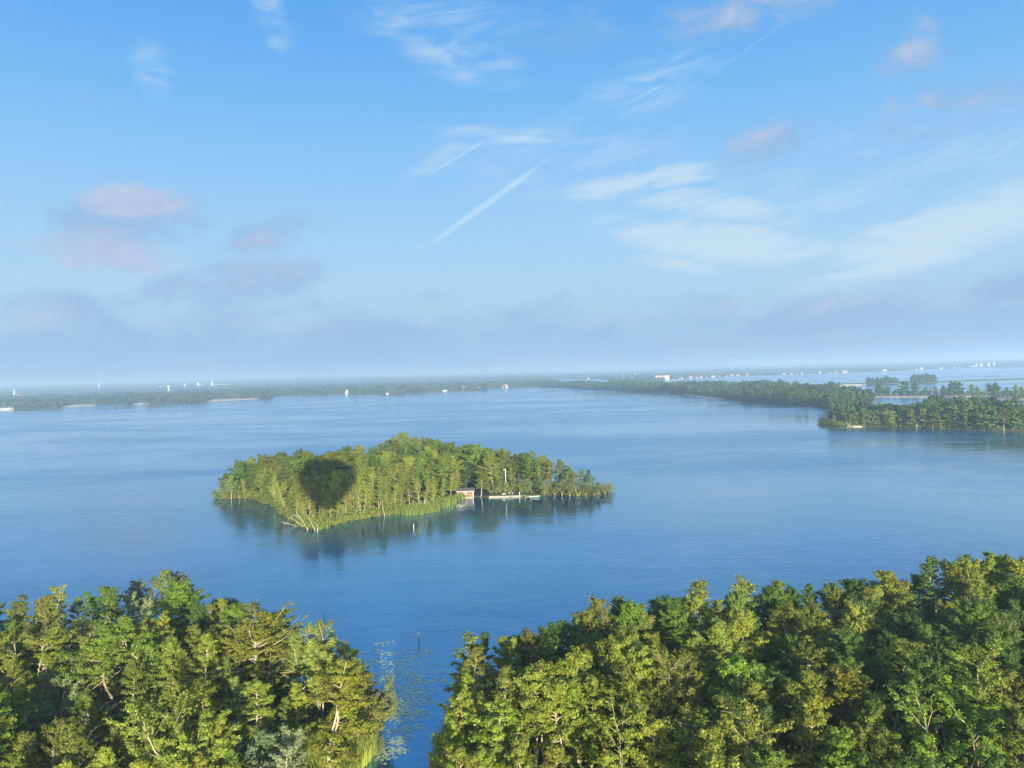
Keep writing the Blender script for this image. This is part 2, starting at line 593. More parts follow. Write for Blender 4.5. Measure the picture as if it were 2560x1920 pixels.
T.put(wp.inputs["Base Color"], wcol)
T.put(wp.inputs["Roughness"], rgh)
wp.inputs["IOR"].default_value = 1.33
T.put(wp.inputs["Normal"], bp.outputs[0])
wp2 = T.n("ShaderNodeBsdfPrincipled")                 # sky light scattered back by the clear blue depth
wp2.inputs["Base Color"].default_value = (0.22, 0.59, 0.82, 1)
wp2.inputs["Metallic"].default_value = 1.0
T.put(wp2.inputs["Roughness"], rgh)
T.put(wp2.inputs["Normal"], bp.outputs[0])
wm = T.n("ShaderNodeMixShader")
wm.inputs[0].default_value = 0.47
T.put(wm.inputs[1], wp.outputs[0])
T.put(wm.inputs[2], wp2.outputs[0])
finish(T, wm.outputs[0])
mesh_obj("water", [(-19000, -250, 0), (19000, -250, 0), (19000, 19000, 0), (-19000, 19000, 0)], [(0, 1, 2, 3)], m_water)["kind"] = "structure"

# ---------------------------------------------------------------- land, outlined by its shores
P = lambda rows: [at(*r) for r in rows]
LEFT = P([(-420, 1530, 9), (0, 1518, 9), (240, 1502, 9), (330, 1512, 7), (372, 1462, 8), (480, 1465, 8), (530, 1512, 3), (600, 1545, 8), (700, 1572, 8), (800, 1595, 9), (880, 1640, 8),
          (925, 1680, 6), (955, 1715, 3), (968, 1752, 0), (961, 1779, 0), (943, 1812, 0), (922, 1832, 0), (938, 1857, 0), (930, 1890, 0), (905, 1925, 0), (870, 2000, 0)]) + [np.array((-26.0, 40)), np.array((-24.0, -60)), np.array((-190.0, -60)), np.array((-190.0, 130))]
RIGHT = P([(1112, 1990, 0), (1108, 1925, 0), (1116, 1850, 0), (1124, 1790, 0), (1140, 1712, 3), (1172, 1650, 5), (1240, 1606, 8), (1310, 1586, 8), (1380, 1575, 8), (1480, 1543, 8), (1560, 1528, 8), (1640, 1524, 8),
           (1720, 1498, 9), (1800, 1512, 8), (1860, 1496, 9), (1950, 1472, 9), (2050, 1480, 9), (2150, 1460, 9), (2240, 1450, 9), (2330, 1425, 9), (2440, 1404, 9), (2560, 1392, 9), (2900, 1370, 9)]) + [np.array((240.0, 120)), np.array((200.0, -60)), np.array((-4.0, -60)), np.array((-7.0, 60))]
ISLE_FRONT = [(537, 1247, 0), (560, 1250, 0), (612, 1246, 0), (640, 1252, 0), (672, 1262, 0), (695, 1270, 0), (712, 1290, 0), (735, 1306, 0), (760, 1321, 0), (788, 1328, 0), (830, 1314, 0), (880, 1302, 0), (940, 1292, 0), (1000, 1285, 0),
              (1060, 1280, 0), (1100, 1268, 0), (1140, 1252, 0), (1165, 1244, 0), (1183, 1242, 0), (1220, 1243, 0), (1310, 1240, 0), (1345, 1241, 0), (1380, 1237, 0), (1440, 1240, 0), (1500, 1238, 0), (1524, 1232, 0)]
ISLE_BACK = [(1512, 1222, 1.5), (1481, 1188, 8), (1440, 1178, 9), (1400, 1162, 10.5), (1350, 1150, 11.5), (1300, 1140, 12), (1250, 1130, 12), (1200, 1112, 12), (1100, 1102, 12), (1040, 1094, 12), (960, 1104, 12), (910, 1126, 12), (850, 1128, 12), (740, 1138, 12), (620, 1152, 11), (560, 1205, 6)]
ISLE = P(ISLE_FRONT + ISLE_BACK)
POINT = P([(2052, 1058, 0), (2070, 1063, 0), (2110, 1066, 0), (2200, 1066, 0), (2300, 1070, 0), (2400, 1073, 0), (2480, 1077, 0), (2600, 1080, 0), (2850, 1090, 0), (2850, 1030, 12), (2560, 1030, 9), (2500, 1018, 11), (2450, 1006, 12), (2350, 1000, 12), (2280, 1013, 11), (2220, 1022, 10), (2150, 1024, 9), (2090, 1034, 7)])
SPIT = P([(1340, 967, 0), (1400, 969, 0), (1500, 975, 0), (1600, 980, 0), (1690, 984, 0), (1760, 993, 0), (1830, 1001, 0), (1920, 1009, 0), (1960, 1011, 0), (2040, 1017, 0), (2095, 1026, 0), (2150, 1024, 0), (2184, 1017, 0), (2180, 1003, 0), (2120, 989, 0), (2060, 982, 0), (1980, 976, 0), (1900, 972, 0), (1800, 970, 0), (1690, 971, 0), (1560, 968, 0), (1440, 964, 0)])
STRIP = P([(2090, 990, 0), (2180, 992, 0), (2300, 992, 0), (2430, 991, 0), (2500, 999, 0), (2700, 1003, 0), (2700, 991, 0), (2560, 987, 0), (2420, 986.5, 0), (2300, 987, 0), (2140, 987, 0)])
DIKE = P([(1950, 965, 0), (2020, 964.5, 0), (2160, 961, 0), (2330, 957, 0), (2560, 949, 0), (2800, 941, 0), (2800, 939, 0), (2560, 946.5, 0), (2330, 954.5, 0), (2160, 958.5, 0), (2020, 962, 0)])
FAR_SHORE = P([(-700, 1054, 0), (-200, 1034, 0), (0, 1025, 0), (60, 1023, 0), (142, 1019, 0), (150, 1013, 0), (236, 1010, 0), (245, 1013, 0), (318, 1012, 0), (325, 1007, 0), (378, 1006, 0), (382, 1010, 0), (440, 1009, 0), (508, 1005, 0), (516, 999, 0),
               (645, 996, 0), (668, 997, 0), (676, 990, 0), (810, 987, 0), (816, 983, 0), (910, 985, 0), (935, 982, 0), (968, 986, 0), (1002, 984, 0), (1006, 980, 0), (1055, 981, 0), (1070, 980, 0), (1140, 978, 0), (1208, 976, 0), (1214, 971, 0), (1250, 970, 0), (1300, 968, 0), (1345, 966, 0),
               (1400, 962, 0), (1370, 956, 0), (1335, 951, 0), (1400, 948.5, 0), (1500, 947.5, 0), (1528, 950, 0), (1535, 957, 0), (1580, 957, 0), (1632, 955, 0), (1660, 949.5, 0), (1740, 945, 0), (1823, 940.5, 0), (1985, 935.5, 0), (2148, 930.5, 0), (2311, 923.5, 0), (2433, 918.5, 0), (2560, 914.5, 0), (2900, 902, 0)])
land("ground", rough_line(LEFT, 1, 4, 0.35), 0.35, M_SOIL)
land("ground", rough_line(RIGHT, 2, 4, 0.35), 0.35, M_SOIL)
land("island_ground", rough_line(ISLE, 3, 5, 0.35), 0.4, M_SOIL)
land("headland_ground", rough_line(POINT, 4, 6, 0.6), 0.5, M_SOIL)
land("spit_ground", rough_line(SPIT, 5, 15, 1.6), 0.5, M_SOIL)
land("sandbar_ground", rough_line(STRIP, 6, 15, 1.0), 0.5, M_SAND)
land("dike_ground", rough_line(DIKE, 7, 30, 1.2), 1.2, M_MEADOW)
far_poly = rough_line(FAR_SHORE, 8, 40, 3.0, closed=False) + [np.array((18500.0, FAR_SHORE[-1][1])), np.array((18500.0, 18500)), np.array((-18500.0, 18500)), np.array((-18500.0, FAR_SHORE[0][1] - 400))]
land("far_ground", far_poly, 0.6, M_MEADOW, 2.0)


# low wooded hills along the horizon
def hill_z(x, y):
    d = np.hypot(x, y)
    a = np.arctan2(x, y)
    left = 1 / (1 + np.exp((a - 0.05) * 7))
    ridge = np.clip((d - 5200) / 5200, 0, 1) ** 1.3
    return ridge * (8 + 26 * left + 7 * np.sin(a * 9 + d / 2600) + 5 * np.sin(a * 23 + 1.7) + 3 * np.sin(a * 51 + d / 900))


az_ = np.linspace(R(-50), R(50), 160)
rr_ = np.linspace(5200, 14000, 26)
hv = [(r * math.sin(a), r * math.cos(a), 0.62 + max(0.0, float(hill_z(r * math.sin(a), r * math.cos(a))))) for r in rr_ for a in az_]
hf = [(i * 160 + j, i * 160 + j + 1, (i + 1) * 160 + j + 1, (i + 1) * 160 + j) for i in range(25) for j in range(159)]
mesh_obj("hills", hv, hf, plain("wooded hills", (0.05, 0.075, 0.03), (0.03, 0.05, 0.02), 0.004, 0.95, 0.1), smooth=True)["kind"] = "structure"

# strips of beach on the far shore and along the spit
for k, rows in enumerate(([(145, 1018), (240, 1013.5), (238, 1009.5), (148, 1012.5)], [(322, 1011), (380, 1009.5), (377, 1004.5), (326, 1005.5)], [(512, 1003.5), (580, 1000.5), (648, 997), (645, 993.5), (600, 994.5), (516, 999)],
                          [(1702, 985.5), (1745, 993.5), (1790, 998.5), (1812, 999.5), (1800, 992), (1745, 985)], [(1636, 981), (1674, 984), (1670, 979.5), (1638, 978)], [(2118, 1066.6), (2135, 1067.4), (2155, 1067.3), (2150, 1066), (2130, 1065.6)],
                          [(2140, 993), (2300, 993.5), (2426, 992.5), (2424, 988.5), (2300, 988.5), (2140, 989.5)], [(1962, 966), (2025, 965.5), (2163, 962), (2163, 960.2), (2022, 963.5), (1962, 964.2)])):
    b = land("beach", rough_line([at(x, y, 0) for x, y in rows], 20 + k, 8 if k > 2 else 20, 0.5), 0.75 if k != 7 else 1.3, M_SAND, 1.2)


# ---------------------------------------------------------------- tree kinds: a trunk with limbs, and a crown of leaf tufts at the twig ends
def profile(kind, t):
    if kind == "cone":
        return 0.14 + 0.86 * (1 - t) ** 0.55 * (0.72 + 0.28 * min(1.0, t * 4))
    if kind == "dome":
        return max(0.12, math.sqrt(max(0.0, 1 - ((t - 0.30) / 0.74) ** 2)))
    if kind == "vase":
        return 0.45 + 0.65 * math.sin(min(1.0, t * 1.05) * math.pi * 0.62) * (1 - 0.35 * t)
    if kind == "ball":
        return max(0.15, math.sqrt(max(0.0, 1 - (2 * t - 1) ** 2)) ** 0.8)
    return 0.55 + 0.5 * math.sin(t * math.pi) * (1 - 0.5 * t)          # column


def make_tree(seed, H, rad, base=0.3, shape="cone", nb=34, tuft=15, tr=0.34, leaf=0.27, trunk_r=0.13, stems=1, lean=0.05, rise=(0.05, 0.9), twigs=5,
              mat=None, bark=None, droop=0.0, bare=0.0, wob=0.25, fork=0.0, dead=None, flat=0.65):
    """(crown mesh, trunk mesh) of one kind of tree"""
    rg = np.random.default_rng(seed)
    if leaf < 0.4:
        leaf, tuft = leaf * 0.84, int(tuft * 1.32)
    tb = MB()
    segs, outs = [], []
    for s in range(stems):
        a0 = 2.4 * s + rg.uniform(0, 6.3)
        off = np.array((math.cos(a0), math.sin(a0), 0)) * (0.25 * (stems > 1))
        ln = np.array((math.cos(a0), math.sin(a0), 0)) * (lean if stems == 1 else lean + 0.10 + 0.06 * rg.random())
        hs = H * (1 if s == 0 else rg.uniform(0.8, 0.97))
        k = 9
        tt = np.linspace(0, 1, k)
        wx, wy = (np.cumsum(rg.normal(0, wob * H / 14 / 2.2, k)) for _ in range(2))
        path = np.stack([off[0] + ln[0] * hs * tt + wx - wx[0], off[1] + ln[1] * hs * tt + wy - wy[0], hs * tt * 0.97], 1)
        path[0, 2] = -0.3
        tr0 = trunk_r * (1 if stems == 1 else 0.78)
        tb.tube(path, [tr0 * (1.35 if i == 0 else 1) * (1 - 0.86 * t) + 0.012 for i, t in enumerate(tt)], 7)
        n = max(6, int(nb / stems))
        for i in range(n):
            t = (i + rg.uniform(0, 0.9)) / n
            z = base + (0.985 - base) * t ** 0.9
            p0 = np.array([np.interp(z, tt, path[:, c]) for c in range(3)])
            az = 2.399 * i + rg.normal(0, 0.35)
            if stems > 1 and math.cos(az - a0) < -0.3 and rg.random() < 0.6:
                az += math.pi
            L = rad * profile(shape, t) * rg.uniform(0.55, 1.25)
            el = rise[0] + (rise[1] - rise[0]) * t + rg.normal(0, 0.12)
            d = np.array((math.cos(az) * math.cos(el), math.sin(az) * math.cos(el), math.sin(el)))
            q = [p0]
            m = 5
            for j in range(m):
                d = d + rg.normal(0, 0.13, 3) + np.array((0, 0, -droop * 0.25 + 0.05 * fork))
                d /= np.linalg.norm(d)
                q.append(q[-1] + d * L / m)
            br = max(0.022, tr0 * (0.58 - 0.40 * t))
            tb.tube(q, np.linspace(br, 0.014, m + 1), 4, cap=False)
            bareness = rg.random() < bare
            for w in np.linspace(0.25, 1.0, twigs) + rg.uniform(-0.05, 0.05, twigs):
                w = min(0.999, max(0.1, w))
                b0 = np.array([np.interp(w * m, np.arange(m + 1), [pp[c] for pp in q]) for c in range(3)])
                side = rg.choice((-1, 1))
                for sd in (side, -side):
                    sp = rg.uniform(0.45, 1.05)
                    dv = np.array((math.cos(az + sd * sp), math.sin(az + sd * sp), rg.normal(0.14, 0.25) + 0.3 * el - droop))
                    tl = L * rg.uniform(0.20, 0.46) * (1.25 - 0.65 * w)
                    b1 = b0 + dv * tl
                    if rg.random() < 0.5:
                        tb.tube([b0, (b0 + b1) / 2 + rg.normal(0, 0.04, 3), b1], [0.020, 0.014, 0.006], 3, cap=False)
                    if rg.random() < (0.75 if bareness else 0.16):
                        continue
                    segs.append((b0 + dv * tl * 0.2, b1))
                    outs.append(dv + np.array((0, 0, 0.6)))
            if not bareness:
                segs.append((q[3], q[-1]))
                outs.append(d)
        if shape != "dead":
            for e in range(4):
                segs.append((path[-2] + rg.normal(0, 0.12, 3), path[-1] + rg.normal(0, 0.25, 3) + np.array((0, 0, 0.25))))
                outs.append(np.array((0, 0, 1.0)))
    if dead:
        for i in range(dead[0]):
            z = H * rg.uniform(dead[1], dead[2])
            az = rg.uniform(0, 6.28)
            L = rad * rg.uniform(0.7, 1.1)
            p0 = np.array((0, 0, z)) + ln * z
            q = [p0]
            d = np.array((math.cos(az), math.sin(az), rg.uniform(-0.1, 0.3)))
            for j in range(6):
                d = d + rg.normal(0, 0.22, 3)
                d /= np.linalg.norm(d)
                q.append(q[-1] + d * L / 6)
            tb.tube(q, np.linspace(0.075, 0.018, 7), 5)
            for w in (2, 3, 4):
                dv = d + rg.normal(0, 0.6, 3)
                tb.tube([q[w], q[w] + dv * L * 0.16, q[w] + dv * L * 0.3 + np.array((0, 0, 0.1))], [0.04, 0.03, 0.012], 4)
    P0, P1, outs = np.array([g_[0] for g_ in segs]), np.array([g_[1] for g_ in segs]), np.array(outs)
    nt = len(P0)
    ln_ = np.linalg.norm(P1 - P0, axis=1)
    cnt = tuft
    wt = rg.beta(1.5, 1.0, (nt, cnt))
    rr = tr * rg.uniform(0.6, 1.25, nt)
    g = rg.normal(0, 1, (nt, cnt, 3)) * (rr[:, None] * (0.35 + 0.65 * wt))[:, :, None] * np.array((1, 1, flat)) * 0.62
    cen = (P0[:, None, :] + (P1 - P0)[:, None, :] * wt[:, :, None] + g).reshape(-1, 3)
    outw = cen - np.array([0, 0, H * 0.45])
    outw[:, 2] *= 0.5
    outw /= np.linalg.norm(outw, axis=1, keepdims=True) + 1e-9
    nrm = g.reshape(-1, 3) / (np.repeat(rr, cnt)[:, None]) * 0.8 + np.repeat(outs, cnt, 0) * 0.4 + outw * 0.35 + np.array((0, 0, 0.3))
    v, f = leaves(rg, cen, leaf, nrm)
    tint = np.clip(np.repeat(rg.beta(2, 2, nt), cnt) * 0.6 + rg.random(nt * cnt) * 0.4, 0, 1)
    crown = mesh_obj("crown", v, f, mat or M_LEAF, tint=tint)
    trunk = tb.build("trunk", bark or M_BARK)
    cm, tm = crown.data, trunk.data
    bpy.data.objects.remove(crown)
    bpy.data.objects.remove(trunk)
    return cm, tm, H


KIND = {
    "alder": [make_tree(100 + i, 13.5, r, b, "cone", nb, 23, 0.30, 0.205, 0.15, rise=(-0.05, 0.85), twigs=6, wob=0.3) for i, (r, b, nb) in enumerate(((3.3, 0.20, 42), (2.8, 0.30, 38), (3.7, 0.24, 40), (3.0, 0.16, 44), (3.4, 0.28, 34)))],
    "round": [make_tree(120 + i, 13, r, b, "dome", nb, 23, 0.32, 0.205, 0.15, rise=(0.1, 1.1), twigs=7, wob=0.45) for i, (r, b, nb) in enumerate(((3.4, 0.32, 42), (3.0, 0.38, 38), (3.8, 0.36, 44), (2.6, 0.30, 40)))],
    "birch": [make_tree(140 + i, 14, r, b, "column", nb, 18, 0.30, 0.185, 0.11, stems=st, lean=0.06, rise=(0.35, 1.15), twigs=6, wob=0.4, droop=0.25) for i, (r, b, nb, st) in enumerate(((2.1, 0.34, 42, 1), (1.9, 0.40, 48, 2), (2.3, 0.36, 56, 3)))],
    "willow": [make_tree(160 + i, 8, r, 0.10, "ball", nb, 18, 0.30, 0.20, 0.10, stems=st, lean=0.10, rise=(0.3, 1.2), twigs=6, wob=0.3, mat=M_WILLOW, droop=0.1) for i, (r, nb, st) in enumerate(((2.6, 50, 3), (2.2, 46, 2), (3.0, 56, 4)))],
    "oak": [make_tree(180 + i, 13, r, b, "dome", nb, 27, 0.36, 0.21, 0.22, rise=(0.05, 1.2), twigs=8, wob=0.3, mat=M_OAK, bark=M_BARKD) for i, (r, b, nb) in enumerate(((4.6, 0.18, 62), (4.0, 0.22, 56)))],
    "wisp": [make_tree(200 + i, 14, 1.6, 0.45, "column", 28, 12, 0.26, 0.20, 0.09, rise=(0.3, 1.1), twigs=5, wob=0.6, droop=0.1) for i in range(3)],
    "fork": [make_tree(210 + i, 14, 3.9, 0.34, "vase", 40, 23, 0.32, 0.205, 0.15, stems=3 + i, lean=0.08, rise=(0.5, 1.0), twigs=6, wob=0.6, fork=1.0) for i in range(2)],
    "spread": [make_tree(215, 12, 4.6, 0.50, "ball", 46, 21, 0.28, 0.20, 0.24, rise=(0.15, 1.1), twigs=8, wob=0.25, fork=0.6, dead=(7, 0.42, 0.55))],
    "barefork": [make_tree(220, 15, 4.0, 0.54, "dome", 46, 26, 0.34, 0.205, 0.22, stems=2, lean=0.02, rise=(0.3, 1.1), twigs=7, wob=0.8, dead=(5, 0.34, 0.5))],
    "twin": [make_tree(225, 14.5, 4.3, 0.28, "cone", 54, 25, 0.32, 0.205, 0.20, stems=2, lean=0.02, rise=(-0.15, 0.8), twigs=7, wob=0.25)],
    "multi": [make_tree(230 + i, 14, 3.2, 0.42, "column", 50, 18, 0.30, 0.195, 0.14, stems=4, lean=0.06, rise=(0.2, 1.0), twigs=6, wob=0.4) for i in range(2)],
    "whorl": [make_tree(235 + i, 14.5, 3.6, 0.32, "cone", 40, 22, 0.30, 0.205, 0.17, rise=(-0.2, 0.7), twigs=6, wob=0.4, bare=0.25, dead=(12, 0.22, 0.46)) for i in range(2)],
    "stalk": [make_tree(240 + i, 14, 2.8, 0.56, "dome", 32, 23, 0.32, 0.205, 0.13, rise=(-0.1, 1.0), twigs=7, wob=0.5, dead=(2, 0.5, 0.6)) for i in range(3)],
    "bare": [make_tree(250, 7, 1.6, 0.2, "column", 34, 5, 0.3, 0.14, 0.06, stems=3, lean=0.12, rise=(0.5, 1.2), twigs=5, wob=0.5, mat=M_WILLOW, bark=M_BARKD, bare=0.7)],
}
WORDS = {"alder": ("alder_tree", "alder", "cone-shaped alder"), "round": ("alder_tree", "alder", "round-topped alder"), "birch": ("birch_tree", "birch", "slim birch"), "willow": ("willow_bush", "bush", "grey willow bush"), "oak": ("oak_tree", "oak", "broad dense oak"),
         "wisp": ("birch_tree", "birch", "thin wispy birch"), "fork": ("alder_tree", "alder", "fork-limbed open alder"), "spread": ("oak_tree", "oak", "wide-spreading tree"), "barefork": ("oak_tree", "oak", "forked tree"), "twin": ("alder_tree", "alder", "twin-stemmed alder"),
         "multi": ("birch_tree", "birch", "pale many-stemmed birch clump"), "whorl": ("alder_tree", "alder", "alder with bare branches"), "stalk": ("alder_tree", "alder", "high-crowned bare-stemmed alder"), "bare": ("willow_bush", "bush", "nearly leafless bush")}
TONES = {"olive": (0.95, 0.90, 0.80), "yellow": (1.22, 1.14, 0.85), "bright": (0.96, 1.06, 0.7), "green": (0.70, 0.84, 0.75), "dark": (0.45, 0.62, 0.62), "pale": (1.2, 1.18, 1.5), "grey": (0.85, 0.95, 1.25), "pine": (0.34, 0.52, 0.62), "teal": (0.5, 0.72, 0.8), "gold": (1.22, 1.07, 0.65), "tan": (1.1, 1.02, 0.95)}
TONEWORD = {"olive": "olive green", "yellow": "yellow-green", "bright": "bright green", "green": "mid green", "dark": "dark green", "pale": "pale green", "grey": "grey-green", "pine": "blackish green", "teal": "bluish green", "gold": "golden", "tan": "tan"}
TREES = []
_rt = random.Random(5)


def tree(kind, tone, x, y, h, zone, label=None, wide=1.0, z=0.33, rz=None, var=None, lean=0.0):
    cm, tm, H = KIND[kind][(var if var is not None else _rt.randrange(99)) % len(KIND[kind])]
    nm, cat, _ = WORDS[kind]
    o = thing(nm, label, cat, x, y, z, _rt.uniform(0, 6.28) if rz is None else rz)
    s = h / H
    o.scale = (s * wide, s * wide, s)
    if lean:
        o.rotation_euler[0] = lean
    c = link("crown", cm, o)
    t = TONES[tone]
    c.color = (*(v * _rt.uniform(0.92, 1.08) for v in t), 1)
    link("trunk", tm, o)
    TREES.append([o, zone, kind, tone, h, label])
    return o


def at_top(px, py, h):
    return at(px, py, h + 0.33)


# --- the wood with the sheds, tree by tree: top of the crown in the photograph, height, kind, tone, width
LW = "wood with the sheds"
shed_wood = [
    (10, 1517, 10, "birch", "pale", 1.2), (40, 1491, 12, "wisp", "olive", 1.1), (76, 1497, 11, "birch", "pale", 1.3), (118, 1496, 12, "round", "olive", 0.8), (157, 1466, 14, "wisp", "pale", 1.3, "thin wispy birch, tallest on the skyline of the wood with the sheds"), (188, 1492, 11, "alder", "green", 0.8),
    (212, 1474, 13, "wisp", "teal", 0.9), (245, 1478, 12, "round", "green", 1.0), (283, 1492, 11, "alder", "olive", 0.9), (315, 1528, 6, "bare", "tan", 1.0), (336, 1508, 7, "bare", "tan", 1.3), (352, 1490, 8, "willow", "pale", 0.8),
    (372, 1458, 8, "willow", "grey", 1.1), (408, 1424, 12, "alder", "pale", 0.9, "tall pale cone-shaped tree at the very tip of the shed wood"), (442, 1433, 9, "birch", "tan", 1.0, "straw-coloured thin tree beside the tall pale cone-shaped tree"), (470, 1446, 8, "willow", "grey", 1.0),
    (443, 1467, 12, "oak", "bright", 1.12, "broad bright green oak bulging out of the far edge of the shed wood"), (490, 1510, 10, "oak", "dark", 0.6), (555, 1498, 10, "round", "yellow", 0.6), (522, 1512, 9, "stalk", "olive", 0.7), (585, 1524, 12, "oak", "bright", 0.75), (550, 1545, 11, "alder", "yellow", 0.9),
    (288, 1545, 14.5, "barefork", "bright", 1.2, "bright green domed tree with a bare forked pale trunk in the shed wood"), (172, 1525, 13, "birch", "pale", 1.5), (140, 1545, 12, "birch", "olive", 1.2), (60, 1576, 14, "multi", "olive", 1.3, "birch clump with several tall pale stems at the edge of the photo"), (20, 1560, 12, "round", "green", 0.9), (105, 1543, 11, "oak", "dark", 0.6),
    (375, 1536, 13, "alder", "olive", 1.0), (405, 1534, 13, "alder", "yellow", 0.9), (350, 1565, 13, "alder", "olive", 1.0), (432, 1590, 13, "alder", "yellow", 0.95), (470, 1562, 13, "alder", "olive", 0.9), (503, 1592, 13, "alder", "yellow", 0.95), (535, 1580, 12, "round", "olive", 0.9), (388, 1610, 12, "alder", "green", 0.95), (465, 1625, 11, "alder", "olive", 0.9), (330, 1640, 12, "alder", "olive", 0.9),
    (638, 1562, 12.5, "spread", "yellow", 1.25, "wide yellow-green tree with spreading bare boughs under its crown"), (610, 1600, 9, "round", "grey", 0.8), (688, 1548, 12, "oak", "bright", 0.75), (655, 1540, 11, "alder", "olive", 0.8), (726, 1572, 11, "alder", "olive", 0.85), (765, 1584, 11.5, "birch", "pale", 1.1), (745, 1615, 9, "stalk", "olive", 0.9),
    (790, 1572, 12.5, "birch", "pale", 1.0, "pale grey-green birch whose top stands out against the channel"), (832, 1564, 13, "birch", "pale", 1.2, "tallest pale grey-green birch beside the channel"), (800, 1606, 11, "alder", "yellow", 0.95), (862, 1612, 11, "birch", "pale", 1.1), (893, 1622, 11.5, "wisp", "pale", 1.5, "wispy pale birch nearest the lily pads"), (850, 1650, 10, "alder", "olive", 1.1), (905, 1664, 10, "alder", "olive", 1.15),
    (802, 1660, 14.5, "twin", "yellow", 1.15, "large twin-stemmed alder with pale trunks above the reed bed"), (934, 1712, 7, "willow", "pale", 0.9), (918, 1730, 7, "willow", "olive", 1.0), (942, 1738, 5, "willow", "pale", 0.75), (232, 1730, 11, "alder", "olive", 1.0), (150, 1662, 8, "willow", "grey", 1.0), (125, 1705, 8, "willow", "pale", 1.0), (66, 1752, 7, "willow", "teal", 1.2, "round bluish green bush in front of the pale willow bush"),
    (206, 1598, 11, "alder", "gold", 0.6, "narrow golden-yellow tree beside the domed tree with the forked trunk"), (210, 1660, 9, "alder", "bright", 1.0), (512, 1702, 10.5, "alder", "yellow", 1.05), (640, 1697, 11, "alder", "yellow", 1.1), (592, 1690, 10, "wisp", "pale", 1.2), (462, 1772, 14, "fork", "yellow", 1.05, "open yellow-green tree with forked pale limbs low in the photo"),
    (545, 1800, 12, "alder", "yellow", 0.95), (398, 1810, 12, "fork", "yellow", 0.8), (690, 1822, 7.5, "willow", "pale", 1.1), (640, 1835, 7, "willow", "grey", 1.0), (15, 1806, 11, "round", "bright", 0.9), (72, 1838, 10, "alder", "yellow", 1.0), (118, 1812, 11, "multi", "olive", 0.8), (200, 1832, 11, "alder", "olive", 0.9), (196, 1790, 12, "wisp", "olive", 1.2),
    (272, 1862, 10, "alder", "yellow", 0.9), (305, 1830, 9, "wisp", "olive", 1.3), (330, 1800, 10, "birch", "olive", 0.9), (2, 1690, 12, "birch", "olive", 1.0), (705, 1742, 8, "alder", "green", 0.8), (660, 1770, 7, "round", "yellow", 0.9), (740, 1700, 9, "alder", "yellow", 1.0), (590, 1865, 9, "alder", "bright", 0.9), (510, 1880, 11, "alder", "yellow", 0.9), (150, 1895, 10, "alder", "yellow", 1.0), (235, 1905, 10, "birch", "olive", 0.9),
    (430, 1900, 12, "alder", "yellow", 1.0), (350, 1890, 11, "alder", "yellow", 1.0), (30, 1900, 10, "round", "yellow", 1.0), (690, 1905, 8, "willow", "pale", 1.0), (95, 1620, 12, "birch", "green", 1.0), (25, 1640, 12, "birch", "olive", 1.0), (250, 1620, 10, "alder", "olive", 0.9), (560, 1640, 9, "alder", "green", 0.9), (680, 1640, 8, "alder", "green", 0.8), (250, 1770, 8, "alder", "olive", 0.8)]
for row in shed_wood:
    px, py, h, kind, tone, wd = row[:6]
    x, y = at_top(px, py, h)
    tree(kind, tone, x, y, h, LW, row[6] if len(row) > 6 else None, wd * 1.12)

